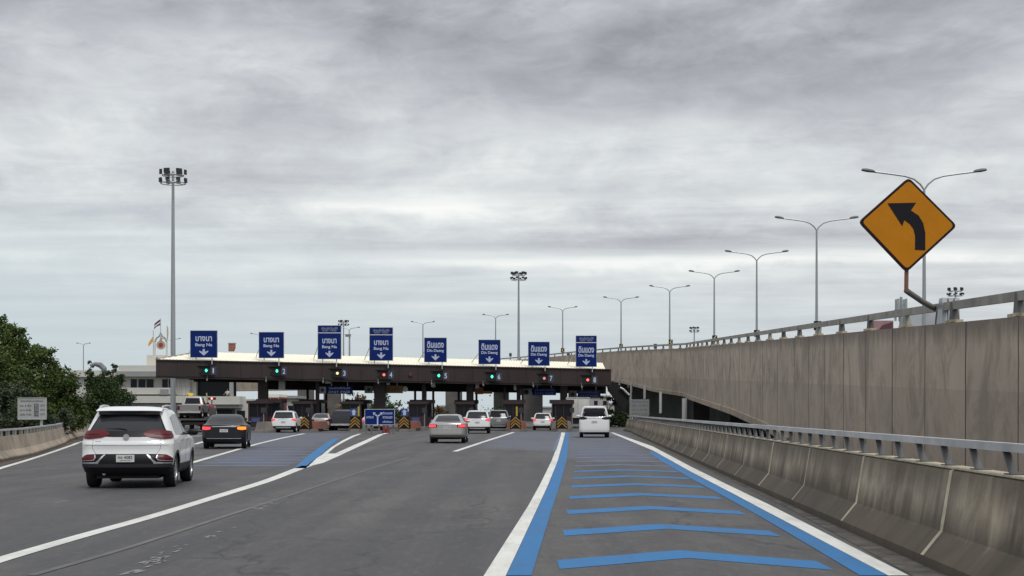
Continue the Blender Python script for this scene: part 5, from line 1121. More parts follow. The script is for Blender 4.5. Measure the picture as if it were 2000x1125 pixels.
def lathe_x(mb, prof, cx_, cy_, cz_, sg, n=28):
    mb.quadgrid([[Vector((cx_ + sg * x, cy_ + math.cos(2 * PI * i / n) * r, cz_ + math.sin(2 * PI * i / n) * r)) for i in range(n)] for x, r in prof], True)

def wheel(T, x, y, r, wd, sg, spokes=5):
    """x = outer face; sg = +1 right side"""
    mb = MB(); i0 = -wd
    lathe_x(mb, [(i0, r * .60), (i0, r * .93), (i0 + .03, r), (-.03, r), (-.004, r * .95), (0, r * .82), (-.012, r * .69), (-.05, r * .67)], x, y, r, sg, 30)
    wh = mb.build('wheel', M_tyre, T, smooth=40, world=False)
    mb = MB(); lathe_x(mb, [(-.05, r * .69), (-.012, r * .67), (-.012, r * .62), (-.07, r * .58)], x, y, r, sg, 30)
    lathe_x(mb, [(-.02, r * .13), (-.02, .001)], x, y, r, sg, 12); lathe_x(mb, [(-.07, r * .13), (-.02, r * .13)], x, y, r, sg, 12)
    for k in range(spokes):
        a = 2 * PI * k / spokes + .3; c, s_ = math.cos(a), math.sin(a); o = Vector((0, -s_, c)) * r * .085; d = Vector((0, c, s_)); C = Vector((x - sg * .02, y, r))
        A = [C + d * r * .1 - o * 1.5, C + d * r * .1 + o * 1.5, C + d * r * .64 + o, C + d * r * .64 - o]
        if sg < 0: A.reverse()
        mb.prism(A, (-sg * .04, 0, 0))
    mb.build('rim', M_rim, wh, smooth=40, world=False)
    mb = MB(); lathe_x(mb, [(-.09, r * .60), (-.09, .001)], x, y, r, sg, 20); mb.build('brake_disc', M_black, wh, world=False)

def body_mesh(T, sh, paint, wheels, arch, low=None):
    mb = MB(); sh.mesh(mb); ob = mb.build('body', [paint, M_black, M_trim], T, world=False)
    cut = MB()
    for (x, y) in wheels:
        n = 24; sx_ = 1 if x > 0 else -1
        cut.hexa([(sx_ * .58, y + math.cos(2 * PI * i / n) * arch, arch * .92 + math.sin(2 * PI * i / n) * arch) for i in range(n)], [(sx_ * 1.3, y + math.cos(2 * PI * i / n) * arch, arch * .92 + math.sin(2 * PI * i / n) * arch) for i in range(n)])
    co = cut.build('cutter', M_black, None, world=False); md = ob.modifiers.new('b', 'BOOLEAN'); md.operation = 'DIFFERENCE'; md.object = co; md.solver = 'EXACT'
    ob.parent = None; dg = bpy.context.evaluated_depsgraph_get(); dg.update()
    me = bpy.data.meshes.new_from_object(ob.evaluated_get(dg)); ob.modifiers.clear(); ob.data = me; bpy.data.objects.remove(co); ob.parent = T
    for p in me.polygons:
        c = p.center
        inner = any(abs(math.hypot(c.y - y, c.z - arch * .92) - arch) < .012 and (c.x > 0) == (x > 0) and abs(p.normal.x) < .5 for x, y in wheels) or (abs(abs(c.x) - .58) < .01 and abs(p.normal.x) > .9)
        if inner: p.material_index = 1
        elif low is not None and low(c): p.material_index = 2
        else: p.material_index = 0
    if len(me.materials) < 3:
        me.materials.clear(); [me.materials.append(m) for m in (paint, M_black, M_trim)]
    me.name = 'body'
    me.shade_smooth(); me.set_sharp_from_angle(angle=R(38)); return ob

def P2(T, name, m, parent=None, smooth=40, f=None):
    mb = MB(); f(mb); return mb.build(name, m, parent or T, smooth=smooth, world=False)

def plate(T, sh, z, w_=.34, h=.15, off=.012, txt='กข 4582', y=None):
    p = sh.at(0, z); n = Vector((0, -1, 0)); yy_ = (p.y if y is None else y) - off
    o = P2(T, 'number_plate', M_plate, f=lambda mb: mb.box((-w_ / 2, yy_ - .008, z - h / 2), (w_ / 2, yy_ + .02, z + h / 2)), smooth=None)
    mb = MB(); text_into(mb, txt, (0, yy_ - .0085, z + .02), w_ * .8, h * .42, depth=.002); text_into(mb, 'กรุงเทพมหานคร', (0, yy_ - .0085, z - .045), w_ * .6, h * .18, depth=.002); mb.build('lettering', M_ink, o, world=False)

def glass_sides(T, sh, wins, m):
    for sg in (-1, 1):
        for lo, hi in wins: P2(T, 'side_window', m, f=lambda mb: sh.patch(mb, lo, hi, .004, sg, 10, 5, True))
def mirrors(T, sh, y, z, m):
    for sg in (-1, 1):
        p = sh.at(sh.uy(y, z) * sg, z)
        def f(mb):
            c = p + Vector((sg * .14, -.02, .03)); mb.bar(p - Vector((sg * .03, 0, .02)), c, .06, .04)
            rows = []
            for t in range(7):
                a = PI * t / 6; k = math.sin(a) ** .5; rows.append([c + Vector((sg * (-.115 * math.cos(a)), .055 * k * math.cos(q_), .075 * k * math.sin(q_))) for q_ in [i * PI / 5 for i in range(10)]])
            mb.quadgrid(rows, True)
        P2(T, 'wing_mirror', m, f=f)

def common(T, sh, d, paint):
    wb0, wb1, r = d['ax'][0], d['ax'][1], d['r']; w_ = d['w']; wx = w_ - .02
    body_mesh(T, sh, paint, [(-w_, wb0), (w_, wb0), (-w_, wb1), (w_, wb1)], r * 1.13, d.get('low'))
    for y in (wb0, wb1):
        for sg in (-1, 1): wheel(T, sg * wx, y, r, d.get('tw', .23), sg)
    # underbody, axle
    P2(T, 'underbody', M_black, smooth=None, f=lambda mb: (mb.box((-w_ + .30, .25, .20), (w_ - .30, d['L'] - .4, sh.z0 + .02)), mb.bar((-w_ + .25, wb0, r), (w_ - .25, wb0, r), .1, .1)))

def paint(name, c, flake=0.0): return mat(name, c, .32, metal=flake, coat=.5, spec=.35)
PW = paint('white_car_paint', (.74, .75, .74)); PB = mat('black_car_paint', (.007, .007, .010), .3, coat=.12, spec=.3); PS = paint('silver_car_paint', (.36, .35, .33), .55)
PG = paint('grey_car_paint', (.17, .175, .18), .5); PD = paint('dark_car_paint', (.05, .052, .06), .3); PR = paint('red_truck_paint', (.23, .02, .025))

# ---- the white crossover in the foreground
def crossover(T):
    lv = [(.27, .16, 4.36, .82, .28, .35, .10), (.34, .06, 4.44, .88, .28, .38, .12), (.45, .0, 4.49, .905, .27, .4, .13), (.62, .0, 4.5, .918, .25, .42, .13), (.66, .03, 4.5, .92, .25, .42, .13), (.80, .06, 4.46, .925, .25, .42, .14),
          (.90, .055, 4.40, .925, .25, .42, .15), (.97, .09, 4.25, .92, .26, .42, .16), (1.03, .10, 3.75, .905, .27, .40, .17), (1.08, .12, 3.45, .885, .28, .38, .18), (1.14, .16, 3.36, .86, .28, .36, .18), (1.30, .30, 3.08, .80, .27, .34, .16),
          (1.45, .46, 2.80, .745, .25, .32, .14), (1.55, .56, 2.60, .70, .24, .30, .12), (1.60, .60, 2.42, .655, .24, .30, .10), (1.635, .72, 2.2, .58, .24, .30, .08), (1.655, .95, 2.0, .45, .2, .2, .05)]
    sh = Shell(lv); low = lambda c: c.z < .50 and not (c.z > .44 and abs(c.x) > .86 and c.y > .6)
    common(T, sh, dict(ax=(.92, 3.57), r=.345, w=.915, L=4.5, low=lambda c: c.z < .475, tw=.235), PW)
    P2(T, 'rear_window', M_glassg, f=lambda mb: sh.patch(mb, [(-.74, 1.175), (-.37, 1.165), (0, 1.16), (.37, 1.165), (.74, 1.175)], [(-.60, 1.51), (-.3, 1.53), (0, 1.535), (.3, 1.53), (.60, 1.51)], .006, 1, 20, 6))
    P2(T, 'window_band', M_trim, f=lambda mb: sh.patch(mb, [(-.80, 1.075), (-.3, 1.045), (.3, 1.045), (.80, 1.075)], [(-.76, 1.178), (-.3, 1.162), (.3, 1.162), (.76, 1.178)], .0075, 1, 20, 2))
    P2(T, 'window_surround', M_trim, f=lambda mb: (sh.patch(mb, [(-.80, 1.16), (-.70, 1.34), (-.615, 1.50)], [(-.735, 1.17), (-.66, 1.34), (-.59, 1.50)], .0065, 1, 6, 2), sh.patch(mb, [(.735, 1.17), (.66, 1.34), (.59, 1.50)], [(.80, 1.16), (.70, 1.34), (.615, 1.50)], .0065, 1, 6, 2)))
    def sp_(mb):
        rows = []
        for t in range(13):
            x = -.66 + 1.32 * t / 12; k = 1 - abs(x / .7) ** 4; y0_ = .38 + .10 * (x / .66) ** 2; zz = 1.575 + .012 * k
            rows.append([(x, y0_, zz - .018), (x, y0_ - .015, zz - .006), (x, y0_ + .03, zz + .012), (x, y0_ + .32, zz + .05 + .03 * k), (x, y0_ + .32, zz - .0), (x, y0_ + .16, zz - .03)])
        mb.quadgrid(rows, True); mb.face(rows[0][::-1]); mb.face(rows[-1])
    sp_o = P2(T, 'roof_spoiler', PW, f=sp_, smooth=50)
    P2(T, 'painted_shadow_strip', M_black, sp_o, None, f=lambda mb: mb.box((-.60, .425, 1.500), (.60, .60, 1.562)))  # black box stands in for the shadow below the spoiler
    for sg in (-1, 1):
        t_ = P2(T, 'tail_lamp', M_tail, f=lambda mb: sh.patch(mb, [(.34, 1.075), (.50, 1.03), (.76, 1.0), (.93, 1.01), (1.16, 1.06)], [(.34, 1.12), (.47, 1.18), (.78, 1.17), (.96, 1.15), (1.16, 1.08)], .018, sg, 18, 5))
        P2(T, 'lamp_band', M_trim, t_, f=lambda mb: sh.patch(mb, [(.55, 1.085), (.75, 1.08), (1.02, 1.085)], [(.55, 1.098), (.75, 1.094), (1.02, 1.095)], .021, sg, 10, 1))
        P2(T, 'reflector_housing', M_trim, f=lambda mb: sh.patch(mb, [(.44, .655), (.60, .535), (.80, .525), (1.02, .53)], [(.44, .70), (.60, .70), (.80, .69), (1.02, .60)], .008, sg, 14, 4))
        P2(T, 'fog_lamp', M_tail, f=lambda mb: sh.patch(mb, [(.64, .595), (.78, .580), (.96, .580)], [(.60, .675), (.78, .682), (.90, .640)], .014, sg, 10, 3))
        P2(T, 'chrome_trim', M_chrome, f=lambda mb: (sh.patch(mb, [(.40, .685), (.53, .560), (.58, .520), (.80, .510), (1.08, .513)], [(.43, .695), (.555, .575), (.60, .540), (.80, .532), (1.08, .532)], .017, sg, 20, 1), sh.patch(mb, [(.615, .690), (.60, .62), (.64, .572), (.80, .560), (1.0, .562)], [(.635, .690), (.622, .625), (.655, .586), (.80, .573), (1.0, .574)], .019, sg, 20, 1)))
        P2(T, 'badge', M_chrome, f=lambda mb: sh.patch(mb, [(.51, .945), (.63, .945)], [(.51, .968), (.63, .968)], .008, sg, 3, 1))
        P2(T, 'tailgate_gap', M_ink, f=lambda mb: sh.patch(mb, [(.672, .99), (.682, .82), (.60, .70)], [(.678, .99), (.688, .82), (.607, .70)], .002, sg, 10, 1))
        P2(T, 'roof_rail', M_rail, f=lambda mb: mb.tube([(sg * .625, .72, 1.60), (sg * .635, .82, 1.665), (sg * .655, 1.3, 1.685), (sg * .655, 1.8, 1.675), (sg * .64, 2.1, 1.63)], .022, 8))
        for y in (.92, 3.57): P2(T, 'arch_trim', M_trim, f=lambda mb: sh.patch(mb, [(y + .39 * math.cos(a), .32 + .39 * math.sin(a)) for a in [PI * k / 12 for k in range(13)]], [(y + .45 * math.cos(a), .32 + .45 * math.sin(a)) for a in [PI * k / 12 for k in range(13)]], .012, sg, 24, 1, True))
        for y, q_ in ((1.42, .10), (2.3, .0), (3.08, -.05)): P2(T, 'door_gap', M_ink, f=lambda mb: sh.patch(mb, [(y, .45), (y, .7), (y - q_, 1.04)], [(y + .012, .45), (y + .012, .7), (y + .012 - q_, 1.04)], .002, sg, 8, 1, True))
        P2(T, 'sill_trim', M_trim, f=lambda mb: sh.patch(mb, [(1.35, .36), (3.12, .36)], [(1.35, .46), (3.12, .46)], .010, sg, 8, 1, True))
        for y in (1.55, 2.42): P2(T, 'door_handle', M_chrome, f=lambda mb: sh.patch(mb, [(y, .955), (y + .2, .955)], [(y, .98), (y + .2, .98)], .035, sg, 4, 1, True))
    P2(T, 'bumper_panel', M_trim, f=lambda mb: sh.patch(mb, [(-.56, .50), (0, .50), (.56, .50)], [(-.43, .70), (0, .70), (.43, .70)], .014, 1, 16, 4))
    P2(T, 'bumper_lip', mat('bumper_grey', (.022, .022, .026), .5, spec=.3), f=lambda mb: sh.patch(mb, [(-.98, .435), (0, .435), (.98, .435)], [(-.98, .505), (0, .50), (.98, .505)], .014, 1, 24, 2))
    P2(T, 'crease', PW, f=lambda mb: sh.patch(mb, [(-.86, .885), (0, .880), (.86, .885)], [(-.84, .895), (0, .890), (.84, .895)], .010, 1, 24, 1))
    plate(T, sh, .615, .36, .145, off=.03)
    c = sh.at(0, 1.045); P2(T, 'round_badge', M_chrome, f=lambda mb: (mb.tube([(0, c.y - .03, c.z), (0, c.y + .02, c.z)], .062, 8),))
    P2(T, 'wiper', M_trim, f=lambda mb: mb.tube([(0, sh.at(0, 1.19).y - .02, 1.19), (-.12, sh.at(0, 1.22).y - .025, 1.215), (-.42, sh.at(.4, 1.23).y - .02, 1.205)], .010, 6))
    P2(T, 'aerial', M_trim, f=lambda mb: mb.hexa([(-.012, .78, 1.62), (.012, .78, 1.62), (.02, .95, 1.62), (-.02, .95, 1.62)], [(-.004, .80, 1.73), (.004, .80, 1.73), (.004, .84, 1.73), (-.004, .84, 1.73)]))
    P2(T, 'exhaust_pipe', M_chrome, f=lambda mb: mb.tube([(-.45, .14, .30), (-.45, .5, .32)], .032, 10))
    glass_sides(T, sh, [([(.95, 1.08), (1.55, 1.07), (2.18, 1.06)], [(1.02, 1.44), (1.55, 1.505), (2.18, 1.51)]), ([(2.27, 1.06), (2.7, 1.06), (3.10, 1.07)], [(2.27, 1.51), (2.5, 1.49), (2.72, 1.40)])], M_glassg)
    for sg in (-1, 1): P2(T, 'quarter_pillar', M_trim, f=lambda mb: sh.patch(mb, [(2.185, 1.06), (2.265, 1.06)], [(2.185, 1.515), (2.265, 1.515)], .0045, sg, 2, 5, True))
    mirrors(T, sh, 3.02, 1.08, M_trim)
    P2(T, 'windscreen', M_glass, f=lambda mb: sh.patch(mb, [(sh.uy(3.3, 1.14) + .22, 1.12), (sh.uy(3.3, 1.14) + .6, 1.12)], [(sh.uy(2.6, 1.5) + .2, 1.5), (sh.uy(2.6, 1.5) + .45, 1.5)], .004, 1, 6, 4))
    return sh

# ---- generic saloon
def saloon(T, paint_, L=4.75, W_=.92, H=1.45, lit=True, lamp_l=None, lamp_r=None, style=0):
    k = H / 1.45
    lv = [(.22, .14, L - .14, W_ - .10, .3, .35, .10), (.30, .03, L - .04, W_ - .03, .3, .4, .13), (.45, .0, L, W_ - .005, .3, .42, .14), (.62, .02, L, W_, .3, .44, .15), (.80, .05, L - .06, W_, .3, .46, .15), (.93 * k, .07, L - .3, W_ - .012, .3, .45, .16),
          (.99 * k, .10, L - .9, W_ - .03, .3, .42, .17), (1.015 * k, .30, L - 1.25, W_ - .06, .3, .40, .15), (1.04 * k, .52, L - 1.38, W_ - .09, .28, .38, .14), (1.10 * k, .68, L - 1.50, W_ - .13, .27, .36, .13), (1.22 * k, .90, L - 1.75, W_ - .19, .26, .34, .12), (1.35 * k, 1.18, L - 2.05, W_ - .27, .25, .32, .10),
          (1.41 * k, 1.42, L - 2.3, W_ - .35, .24, .30, .08), (1.44 * k, 1.75, L - 2.5, W_ - .50, .2, .25, .05)]
    sh = Shell(lv); common(T, sh, dict(ax=(1.0, L - .95), r=.325, w=W_ - .005, L=L, tw=.215, low=(lambda c: c.z < .33)), paint_)
    P2(T, 'rear_window', M_glassg, f=lambda mb: sh.patch(mb, [(-.66, 1.065 * k), (0, 1.05 * k), (.66, 1.065 * k)], [(-.50, 1.355 * k), (0, 1.375 * k), (.50, 1.355 * k)], .006, 1, 14, 6))
    zl = .86 * k
    for sg, lit_m in ((-1, lamp_l), (1, lamp_r)):
        m_ = lit_m or (M_tailon if lit else M_tail)
        t_ = P2(T, 'tail_lamp', M_tail, f=lambda mb: sh.patch(mb, [(.50, zl - .06), (.72, zl - .10), (1.05, zl - .07)], [(.50, zl + .07), (.72, zl + .08), (1.05, zl + .085)], .012, sg, 12, 4))
        P2(T, 'lit_strip', m_, t_, f=lambda mb: sh.patch(mb, [(.56, zl - .045), (.74, zl - .075), (.98, zl - .05)], [(.56, zl + .05), (.74, zl + .06), (.98, zl + .06)], .016, sg, 10, 3))
        for y in (1.55, 2.5, 3.4): P2(T, 'door_gap', M_ink, f=lambda mb: sh.patch(mb, [(y, .35), (y, .9 * k)], [(y + .012, .35), (y + .012, .9 * k)], .002, sg, 6, 1, True))
    P2(T, 'chrome_strip', M_chrome, f=lambda mb: sh.patch(mb, [(-.62, zl + .05), (0, zl + .055), (.62, zl + .05)], [(-.62, zl + .075), (0, zl + .085), (.62, zl + .075)], .010, 1, 12, 1))
    P2(T, 'lower_bumper', M_trim if style == 0 else mat('bumper_shade', (.09, .09, .09), .5), f=lambda mb: sh.patch(mb, [(-.95, .30), (0, .30), (.95, .30)], [(-.95, .42), (0, .42), (.95, .42)], .006, 1, 16, 2))
    if style == 0: P2(T, 'bumper_chrome', M_chrome, f=lambda mb: sh.patch(mb, [(-.72, .43), (0, .43), (.72, .43)], [(-.72, .452), (0, .452), (.72, .452)], .010, 1, 14, 1))
    P2(T, 'boot_gap', M_ink, f=lambda mb: [sh.patch(mb, [(u, .60), (u, .93 * k)], [(u + .008, .60), (u + .008, .93 * k)], .002, sg, 4, 1) for u in (.50,) for sg in (-1, 1)])
    plate(T, sh, .76 * k, .34, .13, txt='ขค 1739')
    glass_sides(T, sh, [([(1.32, 1.05 * k), (1.8, 1.04 * k), (2.4, 1.03 * k)], [(1.62, 1.30 * k), (1.9, 1.36 * k), (2.4, 1.37 * k)]), ([(2.48, 1.03 * k), (2.9, 1.03 * k), (3.3, 1.04 * k)], [(2.48, 1.37 * k), (2.6, 1.36 * k), (2.85, 1.26 * k)])], M_glass)
    mirrors(T, sh, 3.25, 1.04 * k, paint_)
    P2(T, 'windscreen', M_glass, f=lambda mb: sh.patch(mb, [(sh.uy(L - 1.6, 1.12 * k) + .25, 1.1 * k), (sh.uy(L - 1.6, 1.12 * k) + .7, 1.1 * k)], [(sh.uy(L - 2.3, 1.33 * k) + .2, 1.33 * k), (sh.uy(L - 2.3, 1.33 * k) + .5, 1.33 * k)], .004, 1, 6, 3))
    return sh

# ---- generic tall hatch / SUV / small hatch / people carrier
def tall(T, paint_, L, W_, H, slope, lit=True, low_z=.42, glass=None, belt=.60, lamp=(.56, .12, .30), bar=True, r=.35, tow=False):
    zb = H * belt; g = glass or M_glass
    lv = [(.24, .14, L - .15, W_ - .10, .25, .3, .08), (.33, .03, L - .04, W_ - .02, .25, .38, .10), (.50, .0, L, W_, .24, .4, .11), (zb * .78, .03, L - .02, W_, .24, .42, .12), (zb, .07, L - .30, W_ - .015, .24, .42, .13), (zb + .05, .09, L - .95, W_ - .03, .24, .40, .13),
          (zb + .10, .12, L - 1.15, W_ - .05, .24, .38, .13), (H * .80, slope * .55, L - 1.55, W_ - .12, .24, .34, .12), (H * .91, slope * .85, L - 1.9, W_ - .18, .23, .32, .10), (H * .955, slope, L - 2.15, W_ - .24, .22, .30, .08), (H * .985, slope + .18, L - 2.4, W_ - .36, .2, .26, .06), (H, slope + .5, L - 2.6, W_ - .5, .2, .2, .04)]
    sh = Shell(lv); common(T, sh, dict(ax=(.88, L - .92), r=r, w=W_ - .005, L=L, tw=.23, low=(lambda c: c.z < low_z)), paint_)
    P2(T, 'rear_window', g, f=lambda mb: sh.patch(mb, [(-W_ + .17, zb + .09), (0, zb + .07), (W_ - .17, zb + .09)], [(-W_ + .28, H * .90), (0, H * .91), (W_ - .28, H * .90)], .006, 1, 14, 6))
    for sg in (-1, 1):
        zl = zb - lamp[1] * .3
        t_ = P2(T, 'tail_lamp', M_tail if lamp[2] >= 0 else M_trim, f=lambda mb: sh.patch(mb, [(lamp[0], zl - .03), (lamp[0] + .2, zl - .07), (1.08, zl - .05)], [(lamp[0], zl + .04), (lamp[0] + .2, zl + lamp[1]), (1.08, zl + lamp[1])], .014, sg, 12, 3))
        if lit: P2(T, 'lit_strip', M_tailon, t_, f=lambda mb: sh.patch(mb, [(W_ - .28, zl - .05), (1.0, zl - .03)], [(W_ - .28, zl + lamp[1] * .8), (1.0, zl + lamp[1] * .8)], .018, sg, 6, 3))
        for y in (1.35, 2.3, L - 1.4): P2(T, 'door_gap', M_ink, f=lambda mb: sh.patch(mb, [(y, .42), (y, zb - .02)], [(y + .012, .42), (y + .012, zb - .02)], .002, sg, 6, 1, True))
    if bar: P2(T, 'bumper_insert', M_rail, f=lambda mb: sh.patch(mb, [(-.55, .34), (0, .34), (.55, .34)], [(-.58, .42), (0, .42), (.58, .42)], .016, 1, 12, 1))
    P2(T, 'boot_strip', M_chrome, f=lambda mb: sh.patch(mb, [(-.42, zb - .03), (.42, zb - .03)], [(-.42, zb + .01), (.42, zb + .01)], .012, 1, 8, 1))
    plate(T, sh, zb * .80, .34, .14, txt='กม 6310')
    hz_ = H * .88
    glass_sides(T, sh, [([(.75, zb + .08), (1.6, zb + .06), (2.25, zb + .05)], [(slope + .45, hz_ - .02), (1.7, hz_ + .02), (2.25, hz_ + .02)]), ([(2.33, zb + .05), (2.8, zb + .06), (L - 1.35, zb + .08)], [(2.33, hz_ + .02), (2.6, hz_), (L - 1.85, hz_ - .06)])], g)
    mirrors(T, sh, L - 1.45, zb + .08, paint_)
    P2(T, 'rear_spoiler', paint_, f=lambda mb: mb.hexa([(-W_ + .28, slope - .14, H * .945), (W_ - .28, slope - .14, H * .945), (W_ - .28, slope + .2, H * .955), (-W_ + .28, slope + .2, H * .955)], [(-W_ + .30, slope - .12, H * .965), (W_ - .30, slope - .12, H * .965), (W_ - .30, slope + .3, H * .99), (-W_ + .30, slope + .3, H * .99)]))
    return sh

def ground_car(px, py, k=0): X, Y = G(px, py); return X, Y
def place(T, px, py, rz=-.0467):
    X, Y = G(px, py); T.location = (X, Y, .002); T.rotation_euler = (0, 0, rz)

T = thing('white_crossover', 'large white crossover with dark red tail lamps and roof rails in the left foreground', 'car'); crossover(T); place(T, 245, 955, .088)
T = thing('black_saloon', 'black saloon with a lit orange indicator behind the white crossover', 'car'); saloon(T, PB, 4.8, .93, 1.47, True, None, M_amber); place(T, 437, 877, .115)
T = thing('silver_saloon', 'silver saloon braking in the middle lane, largest of the silver cars', 'car'); saloon(T, PS, 4.85, .92, 1.46, True, style=1); place(T, 873, 866, -.01)
T = thing('white_people_carrier', 'tall white people carrier with a dark rear window in the right lane', 'car'); sh = tall(T, PW, 4.95, .925, 1.93, .28, False, .34, belt=.62, lamp=(.45, .10, -1), bar=False); place(T, 1161, 855, -.045)
T = thing('white_suv', 'white SUV with a black lower bumper approaching lane 2', 'car'); tall(T, PW, 4.5, .93, 1.66, .50, True, .50, M_glassg, lamp=(.62, .10, 1)); place(T, 553, 845, .02)
T = thing('white_suv', 'white SUV with bright red lamps just right of the silver saloon', 'car'); tall(T, PW, 4.5, .93, 1.68, .48, True, .50, M_glassg, lamp=(.60, .12, 1)); place(T, 932, 847, .0)
T = thing('grey_suv', 'dark grey SUV beside the second white SUV in lane 6', 'car'); tall(T, PG, 4.7, .93, 1.75, .45, False, .42, lamp=(.60, .10, -1)); place(T, 974, 841, .02)
T = thing('white_hatchback', 'small white hatchback with lit red lamps in lane 7', 'car'); tall(T, PW, 4.05, .85, 1.49, .40, True, .38, M_glassg, lamp=(.55, .14, 1), bar=False, r=.31); place(T, 1060, 840.5, -.02)
T = thing('silver_saloon', 'grey silver saloon with unlit lamps waiting in lane 3', 'car'); saloon(T, PS, 4.6, .90, 1.47, False, style=1); place(T, 625, 841, .03)
T = thing('white_saloon', 'white saloon half hidden behind the blue fork sign', 'car'); saloon(T, PW, 4.6, .90, 1.47, True, style=1); place(T, 726, 841, .0)

# ---- pickup
def pickup(T, paint_, lit=False):
    L, W_ = 5.2, .92
    lv = [(.38, .10, 5.06, .80, .15, .3, .03), (.46, .03, 5.16, .88, .12, .35, .03), (.60, .0, 5.2, .90, .10, .38, .03), (.98, .0, 5.1, .90, .10, .4, .03), (1.05, .02, 4.6, .89, .10, .4, .03)]
    sh = Shell(lv); common(T, sh, dict(ax=(1.15, 4.25), r=.37, w=.90, L=L, tw=.24, low=lambda c: c.z < .5), paint_)
    lv = [(1.0, 1.65, 3.95, .88, .12, .3, .03), (1.10, 1.68, 3.80, .86, .12, .3, .03), (1.45, 1.85, 3.35, .76, .12, .28, .03), (1.66, 1.95, 3.05, .70, .14, .26, .03), (1.74, 2.10, 2.9, .60, .14, .2, .02), (1.77, 2.3, 2.75, .40, .1, .15, .02)]
    cs = Shell(lv); P2(T, 'cab', paint_, f=lambda mb: cs.mesh(mb, 14))
    P2(T, 'rear_window', M_glass, f=lambda mb: cs.patch(mb, [(-.62, 1.14), (.62, 1.14)], [(-.52, 1.6), (.52, 1.6)], .006, 1, 8, 4))
    glass_sides(T, cs, [([(1.95, 1.12), (2.6, 1.12)], [(2.12, 1.58), (2.6, 1.60)]), ([(2.68, 1.12), (3.5, 1.12)], [(2.68, 1.60), (3.05, 1.56)])], M_glass)
    P2(T, 'bed', M_black, smooth=None, f=lambda mb: mb.box((-.74, .10, 1.052), (.74, 1.55, 1.056)))
    P2(T, 'tailgate', paint_, smooth=None, f=lambda mb: mb.box((-.72, -.035, .62), (.72, -.001, 1.04)))
    P2(T, 'rear_bumper', M_rail, smooth=None, f=lambda mb: mb.box((-.86, -.14, .42), (.86, -.002, .58)))
    for sg in (-1, 1): P2(T, 'tail_lamp', M_tailon if lit else M_tail, smooth=None, f=lambda mb: mb.box((sg * .81 - .07, -.03, .66), (sg * .81 + .07, .02, .99)))
    plate(T, sh, .52, .34, .13, off=.16, txt='ผล 907')
    mirrors(T, cs, 3.45, 1.15, M_trim)
T = thing('dark_pickup', 'dark pickup with a covered bed beside the grey silver saloon in lane 3', 'pickup'); pickup(T, PD); place(T, 666, 841, .03)
P2(T, 'bed_cover', mat('canvas_cover', (.03, .032, .045), .7), smooth=None, f=lambda mb: mb.hexa([(-.82, .02, 1.06), (.82, .02, 1.06), (.82, 1.62, 1.06), (-.82, 1.62, 1.06)], [(-.70, .12, 1.62), (.70, .12, 1.62), (.70, 1.60, 1.68), (-.70, 1.60, 1.68)]))

# ---- recovery truck with a silver pickup on its bed
tx, ty = G(372, 844); TR_ = .06
T = thing('recovery_truck', 'dark red recovery truck with a lit red beacon carrying a pickup near lane 1', 'truck', (tx, ty, .002), TR_)
P2(T, 'chassis', M_black, smooth=None, f=lambda mb: (mb.box((-.55, .2, .55), (.55, 7.6, .85)), mb.box((-1.05, .0, .55), (1.05, .12, .75))))
P2(T, 'flat_bed', mat('bed_steel', (.09, .085, .085), .6), smooth=None, f=lambda mb: (mb.box((-1.15, .0, .92), (1.15, 5.6, 1.05)), mb.box((-1.15, 5.45, 1.051), (1.15, 5.6, 1.9)), [mb.box((s_ * 1.12 - .04, .0, 1.051), (s_ * 1.12 + .04, 5.4, 1.18)) for s_ in (-1, 1)]))
cs = Shell([(.55, 5.75, 7.9, 1.02, .1, .3, .02), (.8, 5.7, 7.98, 1.06, .1, .3, .02), (1.4, 5.7, 7.98, 1.06, .1, .3, .02), (1.9, 5.74, 7.7, 1.0, .1, .3, .02), (2.15, 5.8, 7.5, .9, .12, .25, .02), (2.2, 5.95, 7.3, .75, .1, .2, .02)])
P2(T, 'cab', PR, f=lambda mb: cs.mesh(mb, 16)); P2(T, 'rear_window', M_glass, f=lambda mb: cs.patch(mb, [(-.6, 1.45), (.6, 1.45)], [(-.55, 1.95), (.55, 1.95)], .006, 1, 6, 3))
for sg in (-1, 1):
    P2(T, 'side_window', M_glass, f=lambda mb: cs.patch(mb, [(6.3, 1.35), (7.3, 1.35)], [(6.3, 1.95), (7.1, 1.9)], .006, sg, 5, 3, True))
    P2(T, 'side_locker', PR, smooth=None, f=lambda mb: mb.box((sg * .98 - .17, 3.2, .5), (sg * .98 + .17, 5.2, .915)))
    P2(T, 'tail_lamp', M_tail, smooth=None, f=lambda mb: mb.box((sg * .85 - .15, -.03, .58), (sg * .85 + .15, -.001, .7)))
    for y in (1.6, 6.7): wheel(T, sg * 1.02, y, .42, .28, sg, 6)
for s_ in (-1, 1): P2(T, 'mud_flap', M_black, smooth=None, f=lambda mb: mb.box((s_ * .85 - .25, 1.02, .15), (s_ * .85 + .25, 1.05, .9)))
P2(T, 'light_bar', M_tail, smooth=None, f=lambda mb: (mb.box((.55, 5.9, 2.55), (1.15, 6.2, 2.75)), mb.box((.8, 6.0, 2.1), (.88, 6.08, 2.56))))
P2(T, 'lit_beacon', mat('beacon_lit', (.8, .1, .1), .4, emit=(1, .25, .22), estr=3.0), f=lambda mb: mb.tube([(.85, 5.86, 2.66), (.85, 5.90, 2.66)], .085, 10))
P2(T, 'crane_mast', mat('pale_yellow_boom', (.30, .27, .16), .7), smooth=None, f=lambda mb: (mb.bar((.75, 5.0, 1.1), (.55, 5.0, 3.1), .1, .12),))
T2 = thing('silver_pickup', 'silver pickup loaded on the bed of the red recovery truck', 'pickup', (tx - .12, ty + .1, 1.065), TR_); pickup(T2, PS)

